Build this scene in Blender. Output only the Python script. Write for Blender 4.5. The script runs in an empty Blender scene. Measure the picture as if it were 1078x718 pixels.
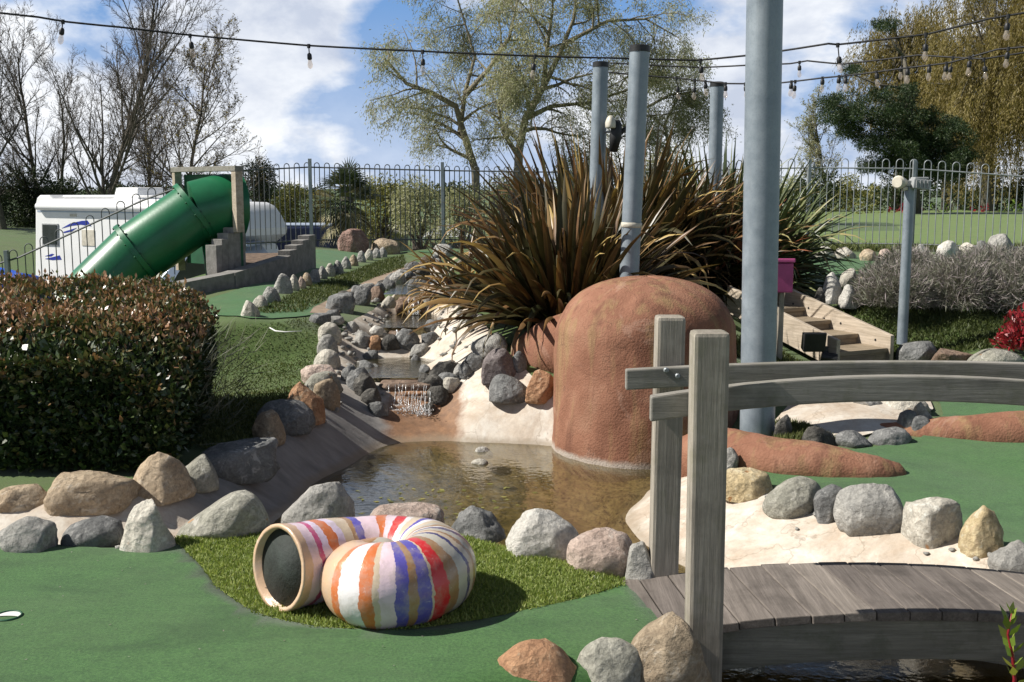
import bpy, bmesh, math, random
import numpy as np
from mathutils import Vector, Matrix, noise, Quaternion
from mathutils.bvhtree import BVHTree
from mathutils.geometry import delaunay_2d_cdt

SC = bpy.context.scene
COL = SC.collection
R = math.radians
random.seed(11)
rng = np.random.default_rng(7)

# ------------------------------------------------------------------ camera
FPX, CX, CY, EYE = 1150.0, 539.0, 359.0, 1.58
PITCH = math.atan(159.0 / FPX)
cam = bpy.data.cameras.new('camera')
cam.sensor_width = 36.0
cam.lens = 36.0 * FPX / 1078.0
cam.clip_start = 0.05
cam.clip_end = 3000
camo = bpy.data.objects.new('camera', cam)
COL.objects.link(camo)
camo.location = (0, 0, EYE)
camo.rotation_euler = (math.pi / 2 - PITCH, 0, 0)
SC.camera = camo
CP = Vector((0, 0, EYE))


def ray(px, py):
    a, b = (px - CX) / FPX, -(py - CY) / FPX
    c, s = math.cos(PITCH), math.sin(PITCH)
    return Vector((a, c + b * s, -s + b * c))


def at(px, py, Y):
    d = ray(px, py)
    return CP + d * (Y / d.y)


def pz(px, py, z):
    d = ray(px, py)
    return CP + d * ((z - EYE) / d.z)


# ------------------------------------------------------------------ materials
def nmat(name):
    m = bpy.data.materials.new(name)
    m.use_nodes = True
    nt = m.node_tree
    return m, nt, nt.nodes['Principled BSDF']


def N(nt, t, **kw):
    n = nt.nodes.new(t)
    for k, v in kw.items():
        if k in n.inputs:
            n.inputs[k].default_value = v
        else:
            setattr(n, k, v)
    return n


def L(nt, a, b):
    nt.links.new(a, b)


def ramp(nt, fac, stops, interp='LINEAR'):
    n = nt.nodes.new('ShaderNodeValToRGB')
    cr = n.color_ramp
    cr.interpolation = interp
    while len(cr.elements) < len(stops):
        cr.elements.new(0.5)
    for e, (p, c) in zip(cr.elements, stops):
        e.position = p
        e.color = (*c, 1) if len(c) == 3 else c
    L(nt, fac, n.inputs[0])
    return n.outputs[0]


def coords(nt, scale=(1, 1, 1), kind='Object'):
    tc = nt.nodes.new('ShaderNodeTexCoord')
    mp = nt.nodes.new('ShaderNodeMapping')
    mp.inputs['Scale'].default_value = scale
    L(nt, tc.outputs[kind], mp.inputs['Vector'])
    return mp.outputs[0]


def noisef(nt, vec, scale, detail=4, rough=.6, dist=0.0):
    n = N(nt, 'ShaderNodeTexNoise', Scale=scale, Detail=detail, Roughness=rough, Distortion=dist)
    L(nt, vec, n.inputs['Vector'])
    return n.outputs['Fac']


def bump(nt, bsdf, height, strength=.5, dist=.01):
    b = N(nt, 'ShaderNodeBump', Strength=strength, Distance=dist)
    L(nt, height, b.inputs['Height'])
    L(nt, b.outputs[0], bsdf.inputs['Normal'])
    return b


def mixc(nt, fac, a, b, mode='MIX'):
    n = nt.nodes.new('ShaderNodeMix')
    n.data_type = 'RGBA'
    n.blend_type = mode
    if isinstance(fac, (int, float)):
        n.inputs[0].default_value = fac
    else:
        L(nt, fac, n.inputs[0])
    for i, v in ((6, a), (7, b)):
        if isinstance(v, tuple):
            n.inputs[i].default_value = (*v, 1)
        else:
            L(nt, v, n.inputs[i])
    return n.outputs[2]


def simple(name, col, rough=.6, metal=0.0, var=.25, nscale=8, bstr=.15, spec=.4, bscale=None):
    m, nt, b = nmat(name)
    v = coords(nt)
    f = noisef(nt, v, nscale, 6)
    lo = tuple(c * (1 - var) for c in col)
    hi = tuple(min(1, c * (1 + var)) for c in col)
    L(nt, ramp(nt, f, [(.3, lo), (.7, hi)]), b.inputs['Base Color'])
    b.inputs['Roughness'].default_value = rough
    b.inputs['Metallic'].default_value = metal
    b.inputs['Specular IOR Level'].default_value = spec
    if bstr:
        bump(nt, b, noisef(nt, v, bscale or nscale * 4, 5), bstr, .01)
    return m


def rock_mat(name, c1, c2, c3=None, spots=None):
    m, nt, b = nmat(name)
    v = coords(nt)
    oi = nt.nodes.new('ShaderNodeObjectInfo')
    add = nt.nodes.new('ShaderNodeVectorMath')
    add.operation = 'ADD'
    sc_ = nt.nodes.new('ShaderNodeVectorMath')
    sc_.operation = 'SCALE'
    comb = nt.nodes.new('ShaderNodeCombineXYZ')
    for i in range(3):
        L(nt, oi.outputs['Random'], comb.inputs[i])
    L(nt, comb.outputs[0], sc_.inputs[0])
    sc_.inputs['Scale'].default_value = 40
    L(nt, v, add.inputs[0])
    L(nt, sc_.outputs[0], add.inputs[1])
    v = add.outputs[0]
    big = noisef(nt, v, 7, 6, .65, .6)
    col = ramp(nt, big, [(.3, c1), (.52, tuple((a + d) / 2 for a, d in zip(c1, c2))), (.68, c2)])
    fine = noisef(nt, v, 70, 5, .7)
    col = mixc(nt, .7, col, ramp(nt, fine, [(.3, (.28, .28, .28)), (.7, (.7, .7, .7))]), 'OVERLAY')
    mid = noisef(nt, v, 19, 6, .72, .8)
    col = mixc(nt, ramp(nt, mid, [(.55, (0, 0, 0)), (.7, (.55, .55, .55))]), col, tuple(x * .55 for x in c1))
    if c3:
        s = noisef(nt, v, 14, 5, .7, 1.0)
        col = mixc(nt, ramp(nt, s, [(.56, (0, 0, 0)), (.66, (.75, .75, .75))]), col, c3)
    if spots:
        s = noisef(nt, v, 11, 2, .5)
        col = mixc(nt, ramp(nt, s, [(.7, (0, 0, 0)), (.74, (.8, .8, .8))]), col, spots)
    hue = N(nt, 'ShaderNodeHueSaturation')
    mr = N(nt, 'ShaderNodeMapRange')
    mr.inputs['To Min'].default_value = .84
    mr.inputs['To Max'].default_value = 1.12
    L(nt, oi.outputs['Random'], mr.inputs['Value'])
    L(nt, mr.outputs[0], hue.inputs['Value'])
    L(nt, col, hue.inputs['Color'])
    L(nt, hue.outputs[0], b.inputs['Base Color'])
    b.inputs['Roughness'].default_value = .82
    b.inputs['Specular IOR Level'].default_value = .25
    vo = N(nt, 'ShaderNodeTexVoronoi', Scale=26)
    L(nt, v, vo.inputs['Vector'])
    h = mixc(nt, .4, noisef(nt, v, 38, 8, .72), vo.outputs['Distance'])
    h = mixc(nt, .35, h, noisef(nt, v, 10, 5, .6))
    bump(nt, b, h, 1.0, .045)
    return m


def leaf_mat(name, stops, rough=.5, trans=.25, spec=.4):
    """leaf colour varies from leaf to leaf through the 'tint' attribute"""
    m, nt, b = nmat(name)
    a = nt.nodes.new('ShaderNodeAttribute')
    a.attribute_name = 'tint'
    c = ramp(nt, a.outputs['Fac'], stops)
    L(nt, c, b.inputs['Base Color'])
    b.inputs['Roughness'].default_value = rough
    b.inputs['Specular IOR Level'].default_value = spec
    if trans:
        t = nt.nodes.new('ShaderNodeBsdfTranslucent')
        L(nt, mixc(nt, .5, c, (.3, .35, .05), 'SOFT_LIGHT'), t.inputs['Color'])
        mx = nt.nodes.new('ShaderNodeMixShader')
        mx.inputs[0].default_value = trans
        L(nt, b.outputs[0], mx.inputs[1])
        L(nt, t.outputs[0], mx.inputs[2])
        L(nt, mx.outputs[0], nt.nodes['Material Output'].inputs[0])
    return m


def wood_mat(name, axis, c1=(.2, .185, .165), c2=(.37, .345, .31), moss=None, tint=False):
    m, nt, b = nmat(name)
    s = [26, 26, 26]
    s[axis] = 1.6
    v = coords(nt, tuple(s))
    f = noisef(nt, v, 1.0, 8, .7, .4)
    s2 = [120, 120, 120]
    s2[axis] = 5
    v2 = coords(nt, tuple(s2))
    g = noisef(nt, v2, 1.0, 4, .7)
    col = ramp(nt, f, [(.28, c1), (.72, c2)])
    col = mixc(nt, .6, col, ramp(nt, g, [(.25, (.28, .28, .28)), (.75, (.72, .72, .72))]), 'OVERLAY')
    w = coords(nt)
    st = noisef(nt, w, 5, 5, .65)
    col = mixc(nt, ramp(nt, st, [(.5, (0, 0, 0)), (.75, (.65, .65, .65))]), col, tuple(c * .55 for c in c1))
    if moss:
        s3 = noisef(nt, w, 9, 5, .7)
        col = mixc(nt, ramp(nt, s3, [(.5, (0, 0, 0)), (.7, (.55, .55, .55))]), col, moss)
    if tint:
        a = nt.nodes.new('ShaderNodeAttribute')
        a.attribute_name = 'tint'
        col = mixc(nt, 1.0, col, ramp(nt, a.outputs['Fac'], [(0, (.68, .66, .66)), (1, (1.12, 1.1, 1.06))]), 'MULTIPLY')
    L(nt, col, b.inputs['Base Color'])
    b.inputs['Roughness'].default_value = .8
    b.inputs['Specular IOR Level'].default_value = .25
    bump(nt, b, mixc(nt, .5, f, g), .6, .006)
    return m


# ------------------------------------------------------------------ object helpers
def tag(o, label=None, cat=None, group=None, kind=None):
    if label:
        o['label'] = label
    if cat:
        o['category'] = cat
    if group:
        o['group'] = group
    if kind:
        o['kind'] = kind
    return o


def empty(name, loc, label, cat, group=None, rz=0):
    o = bpy.data.objects.new(name, None)
    o.empty_display_size = .1
    COL.objects.link(o)
    o.location = loc
    o.rotation_euler = (0, 0, rz)
    return tag(o, label, cat, group)


def link_mesh(name, me, mat, parent=None, smooth=True, loc=None):
    o = bpy.data.objects.new(name, me)
    COL.objects.link(o)
    if mat:
        me.materials.append(mat)
    if smooth:
        me.polygons.foreach_set('use_smooth', [True] * len(me.polygons))
    if parent:
        o.parent = parent
        # geometry is written in world space: undo the parent's place
        M = Matrix.Translation(parent_world(parent)[0]) @ Matrix.Rotation(parent_world(parent)[1], 4, 'Z')
        me.transform(M.inverted())
    elif loc is not None:
        me.transform(Matrix.Translation(-Vector(loc)))
        o.location = loc
    return o


def parent_world(p):
    loc, rz = Vector(p.location), p.rotation_euler.z
    q = p.parent
    while q:
        loc = Vector(q.location) + Matrix.Rotation(q.rotation_euler.z, 3, 'Z') @ loc
        rz += q.rotation_euler.z
        q = q.parent
    return loc, rz


class MB:
    """collects world-space geometry of ONE mesh"""

    def __init__(s):
        s.v, s.f, s.t = [], [], []

    def add(s, vs, fs, tint=None):
        o = len(s.v)
        s.v += [tuple(p) for p in vs]
        s.f += [tuple(i + o for i in f) for f in fs]
        s.t += [tint if tint is not None else .5] * len(fs)

    def box(s, c, size, rot=None, tint=None, taper=1.0):
        x, y, z = (d / 2 for d in size)
        vs = []
        for k in (-1, 1):
            t = taper if k > 0 else 1
            for a, b in ((-1, -1), (1, -1), (1, 1), (-1, 1)):
                vs.append(Vector((a * x * t, b * y * t, k * z)))
        if rot is not None:
            vs = [rot @ p for p in vs]
        c = Vector(c)
        s.add([p + c for p in vs],
              [(3, 2, 1, 0), (4, 5, 6, 7), (0, 1, 5, 4), (1, 2, 6, 5), (2, 3, 7, 6), (3, 0, 4, 7)], tint)

    def tube(s, pts, rad, n=8, cap=True, tint=None, squash=1.0):
        pts = [Vector(p) for p in pts]
        if not isinstance(rad, (list, tuple)):
            rad = [rad] * len(pts)
        vs, fs = [], []
        up = None
        for i, p in enumerate(pts):
            d = (pts[min(i + 1, len(pts) - 1)] - pts[max(i - 1, 0)])
            d = d.normalized() if d.length > 1e-9 else Vector((0, 0, 1))
            if up is None:
                up = Vector((0, 0, 1)) if abs(d.z) < .9 else Vector((1, 0, 0))
            a = d.cross(up)
            if a.length < 1e-6:
                a = d.cross(Vector((0, 1, .3)))
            a.normalize()
            b = a.cross(d).normalized()
            up = b
            for k in range(n):
                t = 2 * math.pi * k / n
                vs.append(p + (a * math.cos(t) + b * math.sin(t) * squash) * rad[i])
        m = len(pts)
        for i in range(m - 1):
            for k in range(n):
                k2 = (k + 1) % n
                fs.append((i * n + k, i * n + k2, (i + 1) * n + k2, (i + 1) * n + k))
        if cap:
            fs.append(tuple(range(n))[::-1])
            fs.append(tuple((m - 1) * n + k for k in range(n)))
        s.add(vs, fs, tint)

    def build(s, name, mat, parent=None, smooth=False, bevel=0, loc=None, auto=False):
        me = bpy.data.meshes.new(name)
        me.from_pydata(s.v, [], s.f)
        a = me.attributes.new('tint', 'FLOAT', 'FACE')
        a.data.foreach_set('value', s.t)
        me.update()
        if bevel:
            bm = bmesh.new()
            bm.from_mesh(me)
            es = [e for e in bm.edges if len(e.link_faces) == 2 and e.calc_face_angle(0) > .6]
            bmesh.ops.bevel(bm, geom=es, offset=bevel, segments=2, profile=.6, affect='EDGES')
            bm.to_mesh(me)
            bm.free()
        o = link_mesh(name, me, mat, parent, smooth, loc)
        if auto:
            me.set_sharp_from_angle(angle=R(38))
        return o


def fast_mesh(name, verts, quads, mat, parent=None, tint=None, loc=None, nv=4, smooth=False):
    me = bpy.data.meshes.new(name)
    n = len(quads)
    me.vertices.add(len(verts))
    me.vertices.foreach_set('co', np.ascontiguousarray(verts, dtype=np.float32).ravel())
    me.loops.add(n * nv)
    me.loops.foreach_set('vertex_index', np.ascontiguousarray(quads, dtype=np.int32).ravel())
    me.polygons.add(n)
    me.polygons.foreach_set('loop_start', np.arange(0, n * nv, nv, dtype=np.int32))
    me.polygons.foreach_set('loop_total', np.full(n, nv, dtype=np.int32))
    if tint is not None:
        a = me.attributes.new('tint', 'FLOAT', 'FACE')
        a.data.foreach_set('value', np.ascontiguousarray(tint, dtype=np.float32))
    me.update(calc_edges=True)
    return link_mesh(name, me, mat, parent, smooth, loc)


def unit(a):
    return a / np.maximum(np.linalg.norm(a, axis=1, keepdims=True), 1e-9)


def leaves(name, c, d, length, width, tint, mat, parent=None, nrm=None, loc=None):
    """one rhombus per leaf; c base points (n,3), d directions (n,3)"""
    n = len(c)
    d = unit(d)
    if nrm is None:
        nrm = rng.normal(size=(n, 3))
    s = unit(np.cross(d, nrm))
    length = np.broadcast_to(np.asarray(length, float), (n,))[:, None]
    width = np.broadcast_to(np.asarray(width, float), (n,))[:, None]
    v = np.empty((n, 4, 3))
    v[:, 0] = c
    v[:, 1] = c + d * length * .45 + s * width * .5
    v[:, 2] = c + d * length
    v[:, 3] = c + d * length * .45 - s * width * .5
    return fast_mesh(name, v.reshape(-1, 3), np.arange(n * 4).reshape(n, 4), mat, parent, tint, loc)


def empty_at(o):
    return Vector(o.location)
# ------------------------------------------------------------------ palette
def turf_mat(name, c1, c2, dirt=(.10, .10, .06), bs=.5):
    m, nt, b = nmat(name)
    v = coords(nt)
    f = noisef(nt, v, 95, 5, .8)
    col = ramp(nt, f, [(.3, c1), (.7, c2)])
    w = noisef(nt, v, 1.6, 6, .65, .4)
    col = mixc(nt, ramp(nt, w, [(.42, (0, 0, 0)), (.72, (.5, .5, .5))]), col, dirt)
    w4 = noisef(nt, coords(nt, (.5, 1.1, 1)), 2.3, 5, .6, 1.2)
    col = mixc(nt, ramp(nt, w4, [(.5, (0, 0, 0)), (.72, (.4, .4, .4))]), col, tuple(x * .62 for x in c1))
    w3 = noisef(nt, v, 14, 5, .7)
    col = mixc(nt, .3, col, ramp(nt, w3, [(.35, (.36, .36, .36)), (.65, (.64, .64, .64))]), 'OVERLAY')
    sp = noisef(nt, v, 75, 2, .5)
    col = mixc(nt, ramp(nt, sp, [(.72, (0, 0, 0)), (.76, (.45, .45, .45))]), col, tuple(x * .5 for x in c1))
    L(nt, col, b.inputs['Base Color'])
    b.inputs['Roughness'].default_value = .85
    b.inputs['Specular IOR Level'].default_value = .2
    b.inputs['Sheen Weight'].default_value = .15
    bump(nt, b, f, bs, .006)
    return m


M = {}
M['green'] = turf_mat('putting_turf', (.012, .055, .011), (.082, .19, .05), (.064, .118, .043))
M['green_up'] = turf_mat('upper_turf', (.022, .085, .022), (.07, .17, .05), (.10, .13, .05))
M['rough'] = turf_mat('rough_turf_base', (.12, .17, .035), (.24, .30, .08), (.20, .21, .07), .8)
M['ground'] = turf_mat('ground_grass', (.045, .085, .016), (.10, .155, .036), (.10, .10, .045), .8)
M['lawn'] = turf_mat('lawn_grass', (.085, .145, .022), (.145, .21, .042), (.17, .18, .055), .5)
M['tarmac'] = simple('car_park_tarmac', (.16, .155, .15), .9, 0, .3, 6, .3)
M['soil'] = simple('bare_soil', (.15, .105, .075), .95, 0, .4, 14, .8)
M['path'] = simple('earth_path', (.30, .225, .165), .95, 0, .3, 9, .6)


def N_mul(nt, s, k, add=0.0):
    n = nt.nodes.new('ShaderNodeMath')
    n.operation = 'MULTIPLY_ADD'
    L(nt, s, n.inputs[0])
    n.inputs[1].default_value = k
    n.inputs[2].default_value = add
    return n.outputs[0]


def concrete_mat():
    m, nt, b = nmat('pale_render')
    tc = nt.nodes.new('ShaderNodeTexCoord')
    v = tc.outputs['Object']
    f = noisef(nt, v, 3.2, 8, .68, .5)
    col = ramp(nt, f, [(.26, (.40, .30, .215)), (.46, (.52, .45, .37)), (.62, (.61, .57, .505)), (.8, (.53, .42, .32))])
    g = noisef(nt, v, 22, 6, .7)
    col = mixc(nt, .35, col, ramp(nt, g, [(.3, (.3, .3, .3)), (.7, (.7, .7, .7))]), 'OVERLAY')
    # iron-brown stain that the stream has left below the falls
    sep = nt.nodes.new('ShaderNodeSeparateXYZ')
    L(nt, v, sep.inputs[0])
    mp = nt.nodes.new('ShaderNodeVectorMath')
    mp.operation = 'SUBTRACT'
    L(nt, v, mp.inputs[0])
    mp.inputs[1].default_value = (-.66, 8.15, -.1)
    sc_ = nt.nodes.new('ShaderNodeVectorMath')
    sc_.operation = 'MULTIPLY'
    L(nt, mp.outputs[0], sc_.inputs[0])
    sc_.inputs[1].default_value = (2.1, .9, .9)
    ln = nt.nodes.new('ShaderNodeVectorMath')
    ln.operation = 'LENGTH'
    L(nt, sc_.outputs[0], ln.inputs[0])
    nz = noisef(nt, v, 6, 5, .6)
    ad = nt.nodes.new('ShaderNodeMath')
    ad.operation = 'MULTIPLY_ADD'
    L(nt, nz, ad.inputs[0])
    ad.inputs[1].default_value = .42
    L(nt, ln.outputs['Value'], ad.inputs[2])
    # hairline cracks and grit
    vc = N(nt, 'ShaderNodeTexVoronoi', Scale=2.3)
    vc.feature = 'DISTANCE_TO_EDGE'
    wv = nt.nodes.new('ShaderNodeVectorMath')
    wv.operation = 'MULTIPLY_ADD'
    nn = N(nt, 'ShaderNodeTexNoise', Scale=5.0, Detail=4)
    L(nt, v, nn.inputs['Vector'])
    L(nt, nn.outputs['Color'], wv.inputs[0])
    wv.inputs[1].default_value = (.35, .35, .35)
    L(nt, v, wv.inputs[2])
    L(nt, wv.outputs[0], vc.inputs['Vector'])
    ck = ramp(nt, vc.outputs['Distance'], [(0, (.5, .5, .5)), (.012, (0, 0, 0))])
    col = mixc(nt, ck, col, (.22, .17, .12))
    gr = noisef(nt, v, 90, 3, .6)
    col = mixc(nt, ramp(nt, gr, [(.66, (0, 0, 0)), (.72, (.4, .4, .4))]), col, (.27, .22, .17))
    st9 = noisef(nt, v, 1.7, 6, .7, 1.0)
    col = mixc(nt, ramp(nt, st9, [(.52, (0, 0, 0)), (.66, (.5, .5, .5))]), col, (.36, .27, .19))
    # greyer liner tone, painted to deepen the left bank's shade, streaked down its slope
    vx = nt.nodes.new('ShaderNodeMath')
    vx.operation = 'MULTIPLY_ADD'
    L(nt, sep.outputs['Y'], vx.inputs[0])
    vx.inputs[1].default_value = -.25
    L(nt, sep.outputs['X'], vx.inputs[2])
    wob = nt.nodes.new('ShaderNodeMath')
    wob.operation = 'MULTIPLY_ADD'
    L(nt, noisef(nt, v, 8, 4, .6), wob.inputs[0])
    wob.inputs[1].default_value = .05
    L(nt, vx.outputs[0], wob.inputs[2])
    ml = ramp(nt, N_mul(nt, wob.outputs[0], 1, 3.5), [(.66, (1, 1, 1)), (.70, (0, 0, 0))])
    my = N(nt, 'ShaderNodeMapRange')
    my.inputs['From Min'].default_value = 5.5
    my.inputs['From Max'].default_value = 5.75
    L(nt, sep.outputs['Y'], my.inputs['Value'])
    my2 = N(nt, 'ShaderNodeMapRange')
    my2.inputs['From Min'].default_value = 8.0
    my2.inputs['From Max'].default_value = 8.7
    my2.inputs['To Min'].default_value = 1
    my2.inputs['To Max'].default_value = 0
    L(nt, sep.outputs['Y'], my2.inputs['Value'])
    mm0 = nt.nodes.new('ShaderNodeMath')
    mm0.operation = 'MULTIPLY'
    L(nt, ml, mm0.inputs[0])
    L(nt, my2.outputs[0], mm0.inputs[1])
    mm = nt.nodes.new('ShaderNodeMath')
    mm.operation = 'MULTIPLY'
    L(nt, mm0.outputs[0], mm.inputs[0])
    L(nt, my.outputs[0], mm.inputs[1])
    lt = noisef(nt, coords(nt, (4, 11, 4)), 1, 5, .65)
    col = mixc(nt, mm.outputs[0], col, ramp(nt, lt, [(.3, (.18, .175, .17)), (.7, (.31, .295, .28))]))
    col = mixc(nt, ramp(nt, ad.outputs[0], [(.72, (.92, .92, .92)), (.9, (0, 0, 0))]), col,
               ramp(nt, noisef(nt, v, 12, 6, .7), [(.3, (.13, .062, .03)), (.7, (.30, .155, .075))]))
    # damp tide line just above the water
    td = N(nt, 'ShaderNodeMapRange')
    td.inputs['From Min'].default_value = -.235
    td.inputs['From Max'].default_value = -.205
    td.inputs['To Min'].default_value = .6
    td.inputs['To Max'].default_value = 0
    L(nt, N_mul(nt, noisef(nt, v, 7, 4, .6), .04, -.02), td.inputs['Value'])
    zt = nt.nodes.new('ShaderNodeMath')
    L(nt, sep.outputs['Z'], zt.inputs[0])
    L(nt, N_mul(nt, noisef(nt, v, 7, 4, .6), .05, -.025), zt.inputs[1])
    L(nt, zt.outputs[0], td.inputs['Value'])
    col = mixc(nt, td.outputs[0], col, (.25, .20, .14))
    # silt in the bed, below the water line
    mr = N(nt, 'ShaderNodeMapRange')
    mr.inputs['From Min'].default_value = -.31
    mr.inputs['From Max'].default_value = -.255
    mr.inputs['To Min'].default_value = .9
    mr.inputs['To Max'].default_value = 0
    L(nt, sep.outputs['Z'], mr.inputs['Value'])
    col = mixc(nt, mr.outputs[0], col, ramp(nt, noisef(nt, v, 4.5, 7, .65, .6), [(.36, (.075, .072, .03)), (.5, (.29, .235, .125)), (.66, (.50, .42, .27))]))
    L(nt, col, b.inputs['Base Color'])
    b.inputs['Roughness'].default_value = .7
    b.inputs['Specular IOR Level'].default_value = .35
    bump(nt, b, mixc(nt, .5, g, f), .45, .02)
    return m


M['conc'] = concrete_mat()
M['block'] = simple('concrete_block', (.225, .215, .20), .9, 0, .3, 12, .5)


def terracotta():
    m, nt, b = nmat('terracotta_render')
    v = coords(nt)
    f = noisef(nt, v, 3, 6, .65, .4)
    col = ramp(nt, f, [(.3, (.19, .083, .05)), (.55, (.268, .128, .08)), (.75, (.335, .185, .12))])
    v2 = coords(nt, (5, 5, .55))
    st = noisef(nt, v2, 1.6, 4, .6)
    col = mixc(nt, ramp(nt, st, [(.50, (0, 0, 0)), (.64, (.6, .6, .6))]), col, (.30, .21, .10))
    st2 = noisef(nt, coords(nt, (7, 7, .7)), 1.3, 4, .6)
    col = mixc(nt, ramp(nt, st2, [(.52, (0, 0, 0)), (.66, (.65, .65, .65))]), col, (.14, .062, .04))
    vc = N(nt, 'ShaderNodeTexVoronoi', Scale=2.6)
    vc.feature = 'DISTANCE_TO_EDGE'
    nn = N(nt, 'ShaderNodeTexNoise', Scale=4.0, Detail=5)
    L(nt, v, nn.inputs['Vector'])
    wv = nt.nodes.new('ShaderNodeVectorMath')
    wv.operation = 'MULTIPLY_ADD'
    L(nt, nn.outputs['Color'], wv.inputs[0])
    wv.inputs[1].default_value = (.5, .5, .5)
    L(nt, v, wv.inputs[2])
    L(nt, wv.outputs[0], vc.inputs['Vector'])
    col = mixc(nt, ramp(nt, vc.outputs['Distance'], [(0, (.6, .6, .6)), (.009, (0, 0, 0))]), col, (.09, .045, .03))
    pt_ = noisef(nt, v, 1.5, 7, .7, 1.5)
    col = mixc(nt, ramp(nt, pt_, [(.56, (0, 0, 0)), (.60, (.45, .45, .45))]), col, (.36, .22, .16))
    sep = nt.nodes.new('ShaderNodeSeparateXYZ')
    gm = nt.nodes.new('ShaderNodeNewGeometry')
    L(nt, gm.outputs['Position'], sep.inputs[0])
    # lime tide mark just above the water line
    nz = noisef(nt, v, 9, 4, .6)
    ad = nt.nodes.new('ShaderNodeMath')
    ad.operation = 'MULTIPLY_ADD'
    L(nt, nz, ad.inputs[0])
    ad.inputs[1].default_value = -.07
    L(nt, sep.outputs['Z'], ad.inputs[2])
    tm = ramp(nt, N_mul(nt, ad.outputs[0], 1, .4), [(.135, (.8, .8, .8)), (.165, (0, 0, 0))])
    col = mixc(nt, tm, col, (.42, .38, .33))
    L(nt, col, b.inputs['Base Color'])
    b.inputs['Roughness'].default_value = .85
    b.inputs['Specular IOR Level'].default_value = .25
    g = noisef(nt, v, 55, 6, .7)
    vo = N(nt, 'ShaderNodeTexVoronoi', Scale=70)
    L(nt, v, vo.inputs['Vector'])
    bump(nt, b, mixc(nt, .3, g, vo.outputs['Distance']), .5, .015)
    return m


M['terra'] = terracotta()
# rocks
RK = dict(
    grey=((.20, .195, .18), (.36, .345, .31), (.46, .44, .40)),
    pale=((.30, .275, .225), (.50, .465, .39), (.58, .55, .48)),
    tan=((.25, .18, .11), (.43, .335, .22), (.50, .43, .33)),
    orange=((.26, .12, .055), (.44, .245, .12), (.46, .34, .22)),
    slate=((.095, .097, .095), (.20, .20, .195), (.33, .325, .31)),
    purple=((.13, .105, .10), (.235, .20, .195), (.31, .28, .26)),
    yellow=((.38, .28, .13), (.56, .45, .26), (.60, .53, .40)),
    olive=((.20, .195, .155), (.35, .335, .275), (.45, .43, .375)),
    white=((.42, .40, .36), (.64, .62, .57), (.36, .34, .31)),
    dark=((.055, .052, .046), (.14, .132, .118), (.26, .245, .22)),
    pink=((.30, .215, .17), (.46, .36, .30), (.50, .45, .39)),
    brown=((.12, .075, .05), (.25, .17, .12), (.30, .24, .19)),
    red=((.16, .085, .065), (.30, .18, .14), (.38, .28, .24)),
)
for k, (a, b_, c) in RK.items():
    if k not in ('dark', 'white'):
        a, b_, c = [tuple(min(.66, (q * .85 + sum(t) / 3 * .15) * 1.22) for q in t) for t in (a, b_, c)]
    M['rock_' + k] = rock_mat('stone_' + k, a, b_, c, (.42, .2, .07) if k in ('pale', 'yellow', 'olive') else None)
M['wood_z'] = wood_mat('weathered_post', 2, (.215, .19, .16), (.40, .36, .30), (.20, .19, .13))
M['wood_x'] = wood_mat('weathered_rail', 0, (.17, .16, .14), (.33, .31, .275), (.15, .15, .10))
M['wood_y'] = wood_mat('deck_plank', 1, (.125, .11, .098), (.265, .235, .21), None, True)
M['wood_beam'] = wood_mat('deck_beam', 0, (.13, .125, .105), (.25, .24, .20), (.10, .11, .07))
M['step_wood'] = wood_mat('step_timber', 1, (.33, .27, .20), (.55, .47, .38))
M['tread_wood'] = wood_mat('step_tread', 0, (.19, .15, .10), (.36, .29, .21))


def galv():
    m, nt, b = nmat('galvanised_steel')
    v = coords(nt)
    vo = N(nt, 'ShaderNodeTexVoronoi', Scale=75)
    L(nt, v, vo.inputs['Vector'])
    f = noisef(nt, v, 6, 7, .7)
    fs = noisef(nt, coords(nt, (30, 30, 1.2)), 1, 5, .65)
    col = ramp(nt, f, [(.3, (.17, .205, .235)), (.7, (.285, .325, .36))])
    col = mixc(nt, .16, col, ramp(nt, N_mul(nt, vo.outputs['Distance'], 2.2), [(0, (.3, .3, .3)), (1, (.7, .7, .7))]), 'OVERLAY')
    col = mixc(nt, ramp(nt, fs, [(.52, (0, 0, 0)), (.75, (.4, .4, .4))]), col, (.20, .215, .22))
    L(nt, col, b.inputs['Base Color'])
    b.inputs['Metallic'].default_value = .3
    L(nt, ramp(nt, f, [(.3, (.42, .42, .42)), (.7, (.62, .62, .62))]), b.inputs['Roughness'])
    bump(nt, b, mixc(nt, .5, fs, f), .12, .01)
    return m


M['galv'] = galv()
M['fence'] = simple('fence_galvanised', (.30, .32, .33), .5, .5, .2, 9, 0)
M['fence_dark'] = simple('fence_weathered', (.11, .115, .12), .6, .3, .2, 9, 0)
M['black'] = simple('black_plastic', (.018, .018, .019), .5, 0, .3, 20, .1)
M['cable'] = simple('black_cable', (.015, .015, .016), .6, 0, .2, 20, 0)
M['white_paint'] = simple('white_bodywork', (.80, .80, .79), .3, 0, .05, 2, 0, .5)
M['grey_plastic'] = simple('grey_plastic', (.33, .34, .34), .6, 0, .15, 12, .1)
M['cream_plastic'] = simple('cream_plastic', (.56, .52, .43), .5, 0, .2, 12, .1)
M['blue_paint'] = simple('blue_vinyl', (.02, .035, .30), .4, 0, .15, 5, 0)
M['blue_tarp'] = simple('blue_tarpaulin', (.03, .10, .52), .4, 0, .4, 6, .6)
M['navy'] = simple('navy_bodywork', (.012, .018, .05), .3, 0, .2, 3, 0, .5)
M['silver_blue'] = simple('pale_blue_bodywork', (.36, .42, .52), .3, .2, .1, 3, 0)
M['slide'] = simple('green_plastic', (.012, .135, .055), .36, 0, .22, 2.6, .08, .5, 30)
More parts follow.
